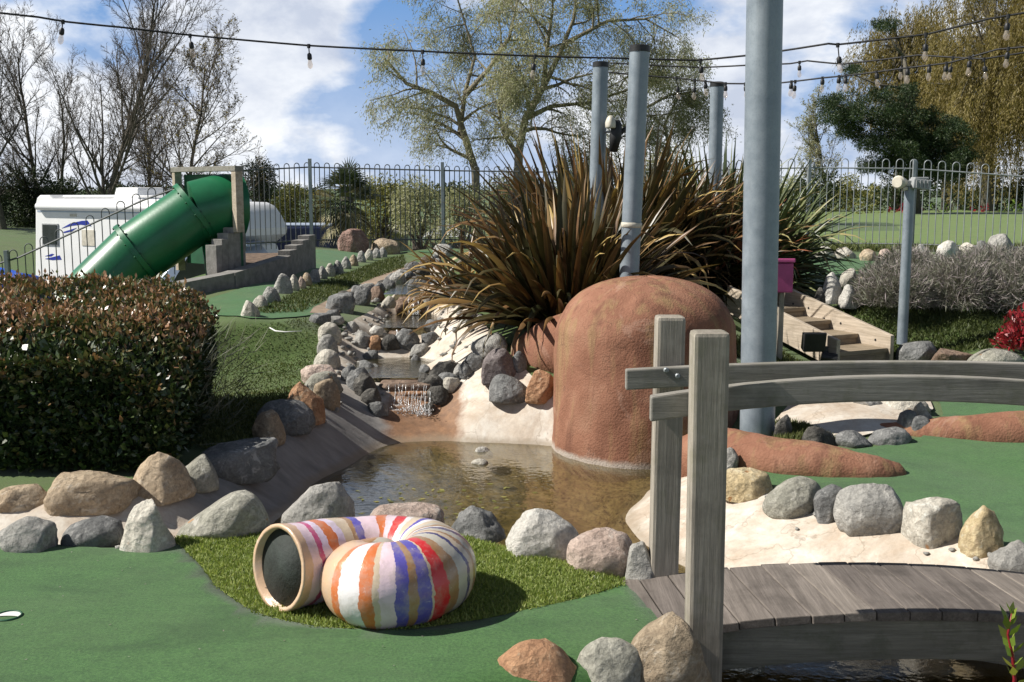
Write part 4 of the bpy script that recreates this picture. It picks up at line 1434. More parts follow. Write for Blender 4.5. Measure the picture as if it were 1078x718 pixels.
mouth.tube([c0 + d0 * -.050, c0 + d0 * -.024], [.143, .143], 40)
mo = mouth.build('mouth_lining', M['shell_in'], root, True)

# ------------------------------------------------------------------ footbridge
BR = empty('footbridge', (1.45, 4.0, 0), 'small arched timber footbridge with grey weathered posts and handrails', 'footbridge')


def arch(x):
    return .085 - .085 * ((x - 1.45) / .97) ** 2


deck = MB()
x = .46
i = 0
while x < 2.42:
    w = .118 + random.uniform(-.008, .008)
    xm = x + w / 2
    sl = math.atan2(arch(xm + .01) - arch(xm - .01), .02)
    rot = Matrix.Rotation(-sl, 3, 'Y')
    for_sk = .065
    y0, y1 = 3.735 + random.uniform(-.006, .006), 4.27 + random.uniform(-.006, .006)
    vs = []
    for k, dz in ((0, -.034), (1, 0)):
        for (a, yy) in ((-1, y0), (1, y0), (1, y1), (-1, y1)):
            sk = -for_sk * (yy - 3.735) / .535
            vs.append(Vector((xm + sk, yy, arch(xm) + random.uniform(-.0012, .0012))) + rot @ Vector((a * w / 2, 0, dz)))
    deck.add(vs, [(3, 2, 1, 0), (4, 5, 6, 7), (0, 1, 5, 4), (1, 2, 6, 5), (2, 3, 7, 6), (3, 0, 4, 7)], random.random())
    x += w + .0045
    i += 1
deck.build('deck', M['wood_y'], BR, bevel=.004)


def board(name, mat, fz, x0, x1, Y, ht, th, n=24, bevel=.006):
    m = MB()
    vs, fs = [], []
    for k in range(n + 1):
        xx = x0 + (x1 - x0) * k / n
        z = fz(xx)
        vs += [(xx, Y - th / 2, z - ht), (xx, Y + th / 2, z - ht), (xx, Y + th / 2, z), (xx, Y - th / 2, z)]
    for k in range(n):
        for q in range(4):
            q2 = (q + 1) % 4
            fs.append((k * 4 + q, (k + 1) * 4 + q, (k + 1) * 4 + q2, k * 4 + q2))
    fs.append((0, 1, 2, 3))
    fs.append((n * 4 + 3, n * 4 + 2, n * 4 + 1, n * 4))
    m.add(vs, fs)
    o = m.build(name, mat, BR)
    bm = bmesh.new()
    bm.from_mesh(o.data)
    bmesh.ops.recalc_face_normals(bm, faces=bm.faces)
    es = [e for e in bm.edges if len(e.link_faces) == 2 and e.calc_face_angle(0) > 1]
    bmesh.ops.bevel(bm, geom=es, offset=bevel, segments=2, profile=.6, affect='EDGES')
    bm.to_mesh(o.data)
    bm.free()
    return o


board('deck_beam', M['wood_beam'], lambda x: arch(x) - .036, .5, 2.42, 3.775, .15, .045)
board('deck_beam', M['wood_beam'], lambda x: arch(x) - .036, .5, 2.42, 4.22, .15, .045)
board('handrail', M['wood_x'], lambda x: .948 - .072 * ((x - 1.35) / .87) ** 2, .478, 2.45, 3.712, .088, .045)
board('handrail', M['wood_x'], lambda x: .918 - .03 * ((x - 1.5)) ** 2, .445, 2.45, 4.222, .080, .045)
for (px_, Yp, zt, w) in ((.665, 3.63, 1.112, .12), (.622, 4.305, 1.086, .112), (2.36, 3.63, 1.112, .12), (2.36, 4.305, 1.086, .112)):
    m = MB()
    m.box((px_, Yp, (zt - .3) / 2), (w, .108, zt + .3), Matrix.Rotation(R(-.25 if Yp < 4 else .4), 3, 'Y'))
    m.build('post', M['wood_z'], BR, bevel=.014)
for (bx, bz) in ((.60, .885), (.645, .862)):
    m = MB()
    m.tube([(bx, 4.205, bz), (bx, 4.193, bz), (bx, 4.189, bz)], [.011, .011, .007], 10)
    m.build('bolt', M['fence'], BR)

# ------------------------------------------------------------------ steel poles
def pole(name, p0, p1, r, label, cap=True, group=None, rings=()):
    p0, p1 = Vector(p0), Vector(p1)
    root = empty(name, p0, label, 'pole', group)
    m = MB()
    m.tube([p0, p0.lerp(p1, .5), p1], r, 40)
    m.build('shaft', M['galv'], root, True, auto=True)
    if cap:
        d = (p1 - p0).normalized()
        m = MB()
        m.tube([p1 - d * .035, p1 + d * .012, p1 + d * .018], [r * 1.05, r * 1.05, r * .85], 28)
        m.build('cap', M['black'], root, True, auto=True)
    for t in rings:
        m = MB()
        c = p0.lerp(p1, t)
        d = (p1 - p0).normalized()
        m.tube([c - d * .02, c - d * .016, c + d * .016, c + d * .02], [r * 1.01, r * 1.08, r * 1.08, r * 1.01], 28)
        m.build('band', M['cream_plastic'], root, True)
    return root


b = G(796, 466)
b = Vector((b.x, 6.8, h(b.x, 6.8) - .1))
top = at(811, -330, 6.8)
b.x = at(797, 468, 6.8).x
pole('steel_pole', b, top, .109, 'thickest tall galvanised steel pole standing right of the dome', False)
gP = 'steel poles among the flax'
pole('steel_pole', at(660.5, 330, 8.62), at(673.5, 50, 8.62), .0765, 'taller leaning steel pole with black cap right behind the dome', True, gP, (.34,))
pole('steel_pole', at(624, 330, 10.7), at(632.5, 67, 10.7), .074, 'thinner steel pole with black cap rising from the left flax', True, gP)
pole('steel_pole', at(749, 330, 12.3), at(755, 88, 12.3), .074, 'shortest steel pole with black cap in front of the pale green flax', True, gP)

# lamp post with two floodlights
lp0, lp1 = at(949.5, 362, 9.75), at(957.5, 196, 9.75)
root = empty('lamp_post', lp0, 'slim leaning grey pole with two floodlights on its top beside the lavender', 'lamp post')
m = MB()
m.tube([lp0, lp1], [.046, .042], 20)
m.build('pole', M['galv'], root, True, auto=True)
m = MB()
c = at(957, 193, 9.72)
m.box(c, (.10, .05, .05))
m.tube([c + Vector((-.10, 0, 0)), c + Vector((.12, 0, 0))], .02, 10)
m.build('bracket', M['grey_plastic'], root, bevel=.006)
m = MB()
c1 = at(968, 194, 9.70)
m.box(c1, (.15, .13, .085), Matrix.Rotation(R(6), 3, 'Y'))
m.box(c1 + Vector((0, 0, .052)), (.125, .11, .02))
for k in range(4):
    m.box(c1 + Vector((-.05 + .033 * k, -.07, 0)), (.012, .012, .07))
m.build('floodlight', M['grey_plastic'], root, bevel=.008)
m = MB()
c2 = at(948, 192, 9.70)
m.tube([c2 + Vector((.05, .02, 0)), c2, c2 + Vector((-.03, -.03, 0)), c2 + Vector((-.045, -.045, 0))], [.03, .055, .06, .045], 16)
m.tube([c2 + Vector((.02, 0, -.06)), c2 + Vector((.06, .01, -.05))], .018, 8)
m.build('floodlight', M['cream_plastic'], root, True, auto=True)

# ------------------------------------------------------------------ timber steps
st0 = Vector((3.07, 9.52, .10))
RZ = R(27)
root = empty('timber_steps', st0, 'short flight of pale timber steps up the grass bank to the back green', 'steps', rz=RZ)
gw, gd, gr = .58, .36, .088
for k in range(4):
    m = MB()
    m.box((0, gd * (k + .5) - .02, gr * (k + 1) - .02), (gw, gd + .03, .038))
    place(m, st0, RZ).build('tread', M['tread_wood'], root, bevel=.005)
    m = MB()
    m.box((0, gd * k, gr * (k + .5) - .04), (gw, .035, gr - .002))
    place(m, st0, RZ).build('riser', M['tread_wood'], root, bevel=.003)
for s in (-1, 1):
    m = MB()
    xa, xb = s * (gw / 2 + .026) - .022, s * (gw / 2 + .026) + .022
    y0, y1, z0, z1 = -.06, gd * 4 + .02, .20, .20 + gr * 4 + .0
    pr = [(y0, -.06), (y1, z1 - .26), (y1, z1), (y0, z0)]
    vs = [(xa, a, c) for a, c in pr] + [(xb, a, c) for a, c in pr]
    m.add(vs, [(0, 1, 2, 3), (7, 6, 5, 4), (0, 4, 5, 1), (1, 5, 6, 2), (2, 6, 7, 3), (3, 7, 4, 0)])
    o = place(m, st0, RZ).build('stringer', M['step_wood'], root, bevel=.006)
    bm = bmesh.new(); bm.from_mesh(o.data); bmesh.ops.recalc_face_normals(bm, faces=bm.faces); bm.to_mesh(o.data); bm.free()
    if s > 0:
        for k in range(6):
            m = MB()
            yy = .12 + k * .22
            zz_ = z0 + (z1 - z0) * (yy - y0) / (y1 - y0) - .10 - .03 * (k % 2)
            m.tube([(xa - .004, yy, zz_), (xa + .004, yy, zz_)], .011, 8)
            place(m, st0, RZ).build('bolt', M['black'], root)
# black spotlight on the left stringer
c = st0 + Matrix.Rotation(RZ, 3, 'Z') @ Vector((-.40, .0, .06))
root = empty('spotlight', c, 'black garden spotlight box fixed outside the left stringer of the steps', 'spotlight')
m = MB()
m.box(c + Vector((-.12, 0, .12)), (.17, .10, .15), Matrix.Rotation(R(14), 3, 'X'))
m.box(c + Vector((-.12, -.07, .13)), (.19, .03, .17), Matrix.Rotation(R(14), 3, 'X'))
m.build('housing', M['black'], root, bevel=.01)
m = MB()
m.tube([c + Vector((-.05, -.03, .0)), c + Vector((.08, -.06, -.02))], .045, 14)
m.box(c + Vector((0, .02, .03)), (.04, .06, .1))
m.build('motor', M['black'], root, bevel=.006)

# pink box on a post
pb0 = at(819, 375, 9.35)
root = empty('pink_box', pb0, 'bright pink post-mounted box half hidden behind the thick steel pole', 'box')
m = MB()
m.box((pb0.x + .01, 9.35, (pb0.z + at(820, 305, 9.35).z) / 2 - .05), (.045, .05, at(820, 305, 9.35).z - pb0.z + .1))
m.build('post', M['wood_z'], root, bevel=.004)
bc = at(818, 292, 9.31)
m = MB()
m.box(bc, (.24, .16, .25))
m.build('box', M['pink'], root, bevel=.012)
m = MB()
m.box(bc + Vector((0, -.005, .14)), (.26, .19, .035), Matrix.Rotation(R(-6), 3, 'X'))
m.build('lid', M['pink'], root, bevel=.01)

# ------------------------------------------------------------------ golf cups
def cup(p, r, label):
    n = 32
    m = MB()
    z = h(p.x, p.y)
    root = empty('golf_cup', (p.x, p.y, z), label, 'golf hole')
    # white rim ring and dark floor
    vs, fs = [], []
    for k in range(n):
        a = 2 * math.pi * k / n
        for rr, zz_ in ((r * 1.12, .0165), (r * 1.1, .021), (r, .021), (r * .98, .0168)):
            vs.append((p.x + rr * math.cos(a), p.y + rr * math.sin(a), z + zz_))
    for k in range(n):
        k2 = (k + 1) % n
        for q in range(3):
            fs.append((k * 4 + q, k2 * 4 + q, k2 * 4 + q + 1, k * 4 + q + 1))
    m = MB()
    m.add(vs, fs)
    m.build('rim', M['slide_dark'], root, True)
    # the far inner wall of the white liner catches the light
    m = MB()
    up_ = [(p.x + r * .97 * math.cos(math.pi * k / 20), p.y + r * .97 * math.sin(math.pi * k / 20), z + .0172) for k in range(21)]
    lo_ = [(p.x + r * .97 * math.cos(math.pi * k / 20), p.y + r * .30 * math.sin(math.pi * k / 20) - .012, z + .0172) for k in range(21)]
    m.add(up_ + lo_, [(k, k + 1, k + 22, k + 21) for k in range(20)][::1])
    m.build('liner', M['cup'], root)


cup(pz(9, 653, 0), .044, 'white-rimmed golf cup in the near putting green at the left edge')
cg = pz(290, 346, .41)
root = tag(bpy.data.objects.new('x', None), None)
bpy.data.objects.remove(root)
m = MB()
m.tube([at(284, 345, 9.3), at(290, 348.5, 9.25), at(300, 349.5, 9.22), at(318, 348.5, 9.25)], [.005, .007, .006, .003], 6)
o = m.build('turf_edging', M['cup'], None, True, loc=cg)
tag(o, 'thin white plastic edging strip at the lip of the upper green', 'edging')

# ------------------------------------------------------------------ fences
def fence(name, pts, label, step, posts, rail_low=.12, hoop=.075, rb=.0085, mat='fence'):
    """pts: (x, y, z foot, z rail); bow-topped railing"""
    root = empty(name, (pts[0][0], pts[0][1], pts[0][2]), label, 'railing')
    seg = []
    P = [Vector(p[:2]) for p in pts]
    Ls = [(P[i + 1] - P[i]).length for i in range(len(P) - 1)]
    tot = sum(Ls)

    def ev(s):
        for i, l in enumerate(Ls):
            if s <= l or i == len(Ls) - 1:
                t = s / l
                q = P[i].lerp(P[i + 1], t)
                return q.x, q.y, pts[i][2] + (pts[i + 1][2] - pts[i][2]) * t, pts[i][3] + (pts[i + 1][3] - pts[i][3]) * t
            s -= l
    m = MB()
    s = step * .25
    while s + step * .5 < tot:
        a, b_ = ev(s), ev(s + step * .5)
        zt = (a[3] + b_[3]) / 2
        w = .5 * math.hypot(b_[0] - a[0], b_[1] - a[1])
        cx, cy = (a[0] + b_[0]) / 2, (a[1] + b_[1]) / 2
        ux, uy = (b_[0] - a[0]) / (2 * w), (b_[1] - a[1]) / (2 * w)
        pl = [(a[0], a[1], a[2]), (a[0], a[1], zt + hoop - w)]
        for k in range(1, 8):
            an = math.pi - math.pi * k / 8
            pl.append((cx + ux * w * math.cos(an), cy + uy * w * math.cos(an), zt + hoop - w + w * 1.1 * math.sin(an)))
        pl += [(b_[0], b_[1], zt + hoop - w), (b_[0], b_[1], b_[2])]
        m.tube(pl, rb, 5, False)
        s += step
    m.build('bars', M[mat], root, True)
    for low in (False, True):
        m = MB()
        for i in range(len(pts) - 1):
            a, b_ = pts[i], pts[i + 1]
            za, zb = (a[2] + rail_low, b_[2] + rail_low) if low else (a[3], b_[3])
            m.tube([(a[0], a[1], za), (b_[0], b_[1], zb)], .014, 6)
        m.build('rail', M[mat], root)
    for s_ in posts:
        a = ev(s_)
        m = MB()
        m.box((a[0], a[1] - .03, (a[2] + a[3] + .12) / 2 - .05), (.055, .055, a[3] + .17 - a[2] + .1))
        m.build('post', M['fence'], root, bevel=.004)
    return root


fl0, fl1 = at(245, 262, 18.5), at(475, 252, 19.2)
fence('bow_top_railing', [(fl0.x, 18.5, .55, at(245, 180, 18.5).z), (at(327, 250, 19).x, 19, .6, at(327, 176, 19).z), (at(462, 250, 19.2).x, 19.2, .6, at(462, 179.5, 19.2).z), (1.6, 19.3, .55, at(640, 182, 19.3).z)],
      'grey bow-topped metal railing behind the upper left green', .172, (1.35, 3.62), hoop=.075, mat='fence_dark')
fence('bow_top_railing', [(1.6, 19.31, .55, at(640, 182, 19.3).z), (at(850, 262, 19).x, 19, .55, at(850, 176.5, 19).z), (at(955, 262, 18.6).x, 18.6, .55, at(955, 177.5, 18.6).z), (at(1078, 262, 18).x, 18.0, .52, at(1078, 186, 18).z), (at(1180, 262, 17.4).x, 17.4, .5, at(1180, 195, 17.4).z)],
      'silver bow-topped metal railing in front of the open lawn on the right', .222, (3.52, 5.22, 7.15), hoop=.15)
q = [(-10, 280), (20, 271), (150, 211), (186, 198)]
fence('sloping_railing', [(at(x, y, 15).x, 15, at(x, y, 15).z - 1.15, at(x, y, 15).z) for x, y in q], 'bow-topped railing sloping down to the left in front of the motorhome', .215, (.24,), hoop=.12, rb=.0075, mat='fence_dark')

# ------------------------------------------------------------------ green tunnel slide
sb = at(222, 205, 13)
root = empty('tunnel_slide', (at(222, 205, 13).x, 13, .5), 'dark green plastic tunnel slide running down to the left from a square timber frame', 'slide')
pts = [at(252, 217, 13.2), at(236, 217, 13.1), at(206, 224, 12.98), at(144, 267, 12.75), at(104, 306, 12.55), at(74, 350, 12.4)]
m = MB()
m.tube([pts[2], pts[3], pts[4], pts[5]], [.36, .358, .355, .355], 40)
m.build('tube', M['slide'], root, True, auto=True)
m = MB()
m.tube([pts[0], pts[1], pts[1].lerp(pts[2], .5), pts[2]], [.38, .38, .378, .372], 40)
m.build('entry_section', M['slide'], root, True, auto=True)
for i in (2, 3):
    d = (pts[3] - pts[2]).normalized()
    m = MB()
    c = pts[i]
    m.tube([c - d * .03, c - d * .028, c + d * .028, c + d * .03], [.37, .398, .398, .37], 40)
    m.build('collar', M['slide'], root, True, auto=True)
    m = MB()
    for k in range(14):
        a = 2 * math.pi * k / 14
        u = d.cross(Vector((0, 0, 1))).normalized()
        w = d.cross(u)
        pp = c + (u * math.cos(a) + w * math.sin(a)) * .385
        m.tube([pp - d * .045, pp + d * .045], .012, 6)
    m.build('flange_bolts', M['slide_dark'], root, True)
# square frame: left post further back
fa, fb = at(186, 180, 13.55), at(249, 174, 12.75)
fa.z, fb.z = at(186, 181, 13.55).z, at(249, 175, 12.75).z
ux = Vector((fb.x - fa.x, fb.y - fa.y, 0))
ang = math.atan2(ux.y, ux.x)
ux.normalize()
rotf = Matrix.Rotation(ang, 3, 'Z')
zc = (fa.z + fb.z) / 2
for (p, w, d_) in ((fa, .06, 1.2), (fb, .085, .70)):
    m = MB()
    m.box((p.x, p.y, zc - d_ / 2 - .031), (w, .10, d_), rotf)
    m.build('frame_post', M['step_wood'], root, bevel=.006)
mid = (fa + fb) / 2
m = MB()
m.box((mid.x, mid.y, zc), ((fb - fa).length + .09, .115, .06), rotf)
m.build('frame_beam', M['wood_x'], root, bevel=.006)
m = MB()
m.box((mid.x + .05, mid.y + .06, zc - .60), ((fb - fa).length - .12, .04, 1.08), rotf)
m.build('back_board', M['slide_dark'], root, bevel=.004)
m = MB()
lg = at(217, 262, 12.95)
m.tube([lg + Vector((0, 0, .1)), (lg.x + .05, lg.y, h(lg.x, lg.y) - .1)], .05, 10)
m.build('leg', M['slide'], root, True)

# ------------------------------------------------------------------ concrete block walls
def stepped(px0, px1, ytop0, ytop1, ybase, Y, n, label, Y1=None, ybase1=None):
    Y1 = Y1 or Y
    a, b_ = at(px0, ytop0, Y), at(px1, ytop1, Y1)
    d = Vector((b_.x - a.x, b_.y - a.y, 0))
    l = d.length
    ang = math.atan2(d.y, d.x)
    zb0 = at(px0, ybase, Y).z - .1
    zb1 = at(px1, ybase1 or ybase, Y1).z - .1
    zb = zb0
    root_loc = (a.x, a.y, zb)
    m = MB()
    for k in range(n):
        t0, t1 = k / n, (k + 1) / n
        zt = a.z + (b_.z - a.z) * (k + 1) / n
        zb = zb0 + (zb1 - zb0) * k / n
        c = Vector((a.x, a.y, 0)) + d * ((t0 + t1) / 2)
        m.box((c.x, c.y, (zt + zb) / 2), (l / n - .002 * (k % 2), .16, zt - zb), Matrix.Rotation(ang, 3, 'Z'))
    o = m.build('stepped_wall', M['block'], None, bevel=.006, loc=root_loc)
    return tag(o, label, 'wall')


stepped(222, 252, 264, 233, 290, 12.5, 5, 'stepped concrete block wall under the right post of the slide frame', 12.95, 276)
stepped(299, 326, 268, 247, 285, 13.7, 4, 'stepped concrete block wall end beside the upper green', 14.9, 276)
lw = MB()
wl = [at(188, 297, 11.6), at(240, 287, 12.3), at(299.5, 269, 13.66)]
for a, b_ in zip(wl, wl[1:]):
    d = Vector((b_.x - a.x, b_.y - a.y, 0))
    n_ = Vector((-d.y, d.x, 0)).normalized() * .09
    zb = .2
    vs = []
    for p in (a, b_):
        for s in (-1, 1):
            q_ = Vector((p.x, p.y, 0)) + n_ * s
            vs += [(q_.x, q_.y, zb), (q_.x, q_.y, p.z)]
    lw.add(vs, [(0, 1, 5, 4), (2, 6, 7, 3), (1, 3, 7, 5), (0, 2, 3, 1), (4, 5, 7, 6)])
o = lw.build('retaining_wall', M['block'], None, loc=(wl[1].x, wl[1].y, .3))
tag(o, 'low grey concrete retaining wall climbing past the hedge to the stepped blocks', 'wall')
pl = [wl[0], wl[1], wl[2], at(318, 262, 14.7), at(258, 265, 14.4), at(224, 286, 12.7)]
m = MB()
zs = [-.03, -.03, -.03, -.05, -.02, -.02]
m.add([(p.x, p.y, p.z + z) for p, z in zip(pl, zs)], [tuple(range(6))])
o = m.build('planter_soil', M['soil'])
tag(o, kind='structure')

# ------------------------------------------------------------------ waterfall ledges
for (cx, cy, cz, w, d, n, lb) in ((-.80, 8.42, .085, .46, .24, 4, 'brown layered stone ledges of the lower waterfall'), (-1.05, 10.43, .235, .26, .2, 3, 'brown layered ledge of the middle waterfall'), (-1.12, 11.72, .435, .24, .2, 3, 'brown layered ledge of the upper waterfall')):
    for k in range(n):
        me = stone_mesh('ledge', w * (1 + .12 * k), d, .062, 900 + k + int(cy * 10), rough=.5, rect=.75, flat=.3, sub=3)
        o = link_mesh('falls_ledge', me, M['rock_brown'] if k % 2 == 0 else M['rock_orange'])
        o.location = (cx + random.uniform(-.02, .02), cy - .028 * k + .05, cz - .045 * (k + 1) - .01)
        tag(o, '%s, %s from the top' % (lb, ords[k]), 'rock ledge', 'waterfall ledges')


def fall(pts, w, label, loc):
    root = empty('waterfall', loc, label, 'waterfall')
    m = MB()
    for (x0, y0, z0, z1) in pts:
        ww = w * random.uniform(.35, 1.4)
        ln = [(x0, y0, z0)]
        k = 6
        for i in range(1, k + 1):
            t = i / k
            ln.append((x0 + random.uniform(-.008, .008), y0 - .11 * t - .03 * t * t, z0 + (z1 - z0) * t ** 1.4))
        m.tube(ln, [ww * (.5 + .5 * math.sin(3 * i + x0 * 50)) * .5 + ww * .35 for i in range(k + 1)], 6, False)
    m.build('streams', M['fall'], root, True)
    m = MB()
    for (x0, y0, z0, z1) in pts:
        for _ in range(12):
            q_ = Vector((x0 + random.gauss(0, .02), y0 - .14 + random.gauss(0, .02), z1 + abs(random.gauss(0, .015))))
            m.tube([q_, q_ + Vector((0, 0, .012))], [.005, .002], 5)
    tag(m.build('splash', M['fall'], root, True), kind='stuff')


fall([(-.95 + .32 * k / 29 + random.uniform(-.014, .014), 8.345 - .03 * (k % 3), .085 - .045 * (k % 3), -.12 + random.uniform(0, .07) * (k % 2)) for k in range(30)], .0036, 'thin streams of white water over the lower ledges into the brown apron', (-.8, 8.4, -.1))
fall([(-1.10 + .04 * k, 10.36, .25, .11) for k in range(4)], .011, 'short thread of water falling between the two upper pools', (-1.05, 10.4, .1))
fall([(-1.10 + .05 * k, 11.64, .45, .27) for k in range(3)], .014, 'small water thread falling from the top of the stream', (-1.05, 11.6, .27))
# ------------------------------------------------------------------ motorhome
def prism(name, prof, y0, y1, mat, parent, bevel=0, smooth=False):
    """prof: (x, z) outline, counter-clockwise seen from the camera"""
    n = len(prof)
    vs = [(x, y0, z) for x, z in prof] + [(x, y1, z) for x, z in prof]
    fs = [tuple(range(n)), tuple(range(2 * n - 1, n - 1, -1))] + [(i, i + n, (i + 1) % n + n, (i + 1) % n) for i in range(n)]
    m = MB()
    m.add(vs, fs)
    o = m.build(name, mat, parent)
    bm = bmesh.new()
    bm.from_mesh(o.data)
    bmesh.ops.recalc_face_normals(bm, faces=bm.faces)
    if bevel:
        es = [e for e in bm.edges if len(e.link_faces) == 2 and e.calc_face_angle(0) > .9]
        bmesh.ops.bevel(bm, geom=es, offset=bevel, segments=3, profile=.5, affect='EDGES')
    bm.to_mesh(o.data)
    bm.free()
    if smooth:
        o.data.polygons.foreach_set('use_smooth', [True] * len(o.data.polygons))
        o.data.set_sharp_from_angle(angle=R(35))
    return o


YM = 24.0
q = lambda x, y: (at(x, y, YM).x, at(x, y, YM).z)
MH = empty('motorhome', (at(150, 300, YM).x, 25, -1.3), 'white motorhome with blue swoosh decals parked beyond the sloping railing', 'motorhome')
body = [q(20, 318), q(245, 318), q(245, 212), q(52, 212), q(46, 208), q(30, 208), q(25.5, 211), q(23, 218)]
prism('body', body, YM, YM + 2.15, M['white_paint'], MH, .05)
over = [q(244, 258), q(285, 257), q(297, 249), q(298, 242), q(290, 229), q(281, 219), q(272, 215.5), q(244, 215)]
prism('overcab', over, YM + .02, YM + 2.12, M['white_paint'], MH, .14, True)
cab = [q(244, 316), q(312, 316), q(316, 296), q(296, 286), q(286, 259), q(244, 259)]
prism('cab', cab, YM + .1, YM + 2.0, M['white_paint'], MH, .06, True)
m = MB(); a0, a1 = at(31, 220.5, YM), at(243, 221, YM)
m.tube([(a0.x, YM - .05, a0.z), (a1.x, YM - .05, a1.z)], .085, 14)
m.build('awning', M['white_paint'], MH, True, auto=True)


def panel(name, pix, Y, th, mat, parent, bevel=0):
    return prism(name, [(at(x, y, YM).x, at(x, y, YM).z) for x, y in pix], Y - th, Y, mat, parent, bevel)


panel('window_frame', [(35, 263), (61, 263), (61, 239), (35, 239)], YM, .025, M['grey_plastic'], MH, .008)
panel('window', [(37, 261.5), (59.5, 261.5), (59.5, 240.5), (37, 240.5)], YM - .026, .012, M['glass_dark'], MH)
panel('locker_door', [(98, 262), (118, 262), (118, 245), (98, 245)], YM, .015, M['cream_plastic'], MH, .004)
panel('vent', [(80, 231), (90, 231), (90, 228), (80, 228)], YM, .015, M['cream_plastic'], MH)
panel('decal', [(66, 244), (80, 238.5), (98, 235.5), (107, 235), (113, 241), (96, 239.5), (82, 241)], YM, .006, M['blue_paint'], MH)
panel('decal', [(68, 248), (90, 243), (82, 247), (70, 249)], YM, .006, M['blue_paint'], MH)
panel('decal', [(38, 275), (50, 272), (53, 272.5), (48, 275)], YM, .006, M['blue_paint'], MH)
panel('decal', [(38, 278), (62, 273.5), (65, 278), (50, 279)], YM, .006, M['blue_paint'], MH)
panel('stripe', [(27, 226.5), (243, 226.5), (243, 224.8), (27, 224.8)], YM, .008, M['silver_blue'], MH)
m = MB(); c = at(134, 207, YM)
m.box((c.x, YM + 1.0, c.z), (.80, .9, .30), taper=.86)
m.build('roof_box', M['white_paint'], MH, bevel=.05)
for yy in (.3, 1.7):
    m = MB(); a0, a1 = at(52, 210.5, YM), at(240, 210, YM)
    m.tube([(a0.x, YM + yy, a0.z + .02), (a1.x, YM + yy, a1.z + .02)], .025, 8)
    m.build('roof_rail', M['white_paint'], MH, True)
for px_ in (84, 270):
    for yy in (.12, 2.0):
        c = at(px_, 312, YM)
        m = MB(); m.tube([(c.x, YM + yy - .1, -.98), (c.x, YM + yy + .1, -.98)], .33, 24)
        m.build('wheel', M['black'], MH, True, auto=True)


MH.rotation_euler = (0, 0, R(-29))
MH.location.y -= .2
MH.location.x -= .05
MH.location.z += .05


def car(name, xr, Y, zb, ht, ln, mat, label, cat, van=False, extra=None):
    """vehicle facing right, its nose at x = xr"""
    T = empty(name, (xr - ln / 2, Y + .85, zb), label, cat)
    x0 = xr - ln
    if van:
        prof = [(x0, .3), (xr, .3), (xr, .95), (xr - .75, 1.12), (xr - 1.35, ht), (x0 + .12, ht), (x0, ht - .15)]
        gl = [(xr - 1.5, 1.12), (xr - .92, 1.12), (xr - 1.38, ht - .18), (xr - 1.5, ht - .18)]
    else:
        prof = [(x0, .3), (xr, .3), (xr, .7), (xr - .9, .92), (xr - 1.6, ht), (x0 + .9, ht), (x0 + .2, .98), (x0, .9)]
        gl = [(x0 + .55, .96), (xr - 1.05, .96), (xr - 1.62, ht - .1), (x0 + .98, ht - .1)]
    prism('body', [(x, z + zb) for x, z in prof], Y, Y + 1.7, mat, T, .06, True)
    prism('window', [(x, z + zb) for x, z in gl], Y - .006, Y + .03, M['glass_dark'], T)
    prism('roof', [(x0 + .25 if van else x0 + .95, zb + ht - .001), (xr - 1.45, zb + ht - .001), (xr - 1.5, zb + ht + .055), (x0 + .3 if van else x0 + 1.0, zb + ht + .055)], Y + .08, Y + 1.6, M['silver_blue'], T, .02)
    for px_ in (x0 + .75, xr - .8):
        for yy in (.08, 1.62):
            m = MB(); m.tube([(px_, Y + yy - .1, zb + .31), (px_, Y + yy + .1, zb + .31)], .31, 20)
            m.build('wheel', M['black'], T, True, auto=True)
    return T


v = car('van', at(388, 240, 27).x + .55, 27, -1.32, 2.0, 4.6, M['navy'], 'dark navy van with a pale roof parked behind the big reddish boulder', 'van', True)
m = MB(); c = at(364, 236.5, 27); m.box((c.x, 27.8, c.z), (.42, .5, .09), taper=.8); m.build('roof_vent', M['white_paint'], v, bevel=.03)
car('hatchback', at(322, 262, 22).x + .3, 22.0, -1.3, 1.74, 3.6, M['silver_blue'], 'pale blue car roof showing beyond the stepped block wall end', 'car')
# tarpaulin-covered trailer
c = at(4, 290, 19)
T = empty('covered_trailer', (c.x, 19, -1.2), 'trailer under a bright blue tarpaulin at the far left below the sloping railing', 'trailer')
me = stone_mesh('tarpaulin', 1.9, 1.5, 1.05, 41, rough=.35, rect=.6, peak=.35, sub=4)
o = link_mesh('tarpaulin', me, M['blue_tarp']); o.location = (0, 0, .40 - .0); o.parent = T
m = MB(); m.box((c.x, 19, -.85), (1.8, 1.3, .12))
m.build('chassis', M['black'], T)
for s in (-1, 1):
    m = MB(); m.tube([(c.x, 19 + s * .68 - .07, -.95), (c.x, 19 + s * .68 + .07, -.95)], .26, 18)
    m.build('wheel', M['black'], T, True)
# white gazebo and shed far behind
c = at(467, 231, 42)
T = empty('gazebo', (c.x + .2, 42, -.5), 'white pointed gazebo roof far behind the left railing', 'gazebo')
m = MB(); rz_ = c.z
m.add([(c.x - .9, 41, rz_ - .62), (c.x + 1.1, 41, rz_ - .62), (c.x + 1.1, 43, rz_ - .62), (c.x - .9, 43, rz_ - .62), (c.x + .05, 42, rz_ - .12), (c.x + .15, 42, rz_ - .12), (c.x + .1, 42, rz_)],
      [(0, 1, 5, 4), (1, 2, 5), (2, 3, 4, 5), (3, 0, 4), (4, 5, 6), (3, 2, 1, 0)])
m.build('canopy', M['white_paint'], T)
for a in (-.85, 1.05):
    for b_ in (41.05, 42.95):
        m = MB(); m.tube([(c.x + a, b_, rz_ - .6), (c.x + a, b_, -.7)], .03, 6)
        m.build('leg', M['fence'], T)
c = at(395, 234, 36)
T = empty('shed', (c.x, 36, -1.2), 'low shed with a grey sloping roof behind the palm', 'shed')
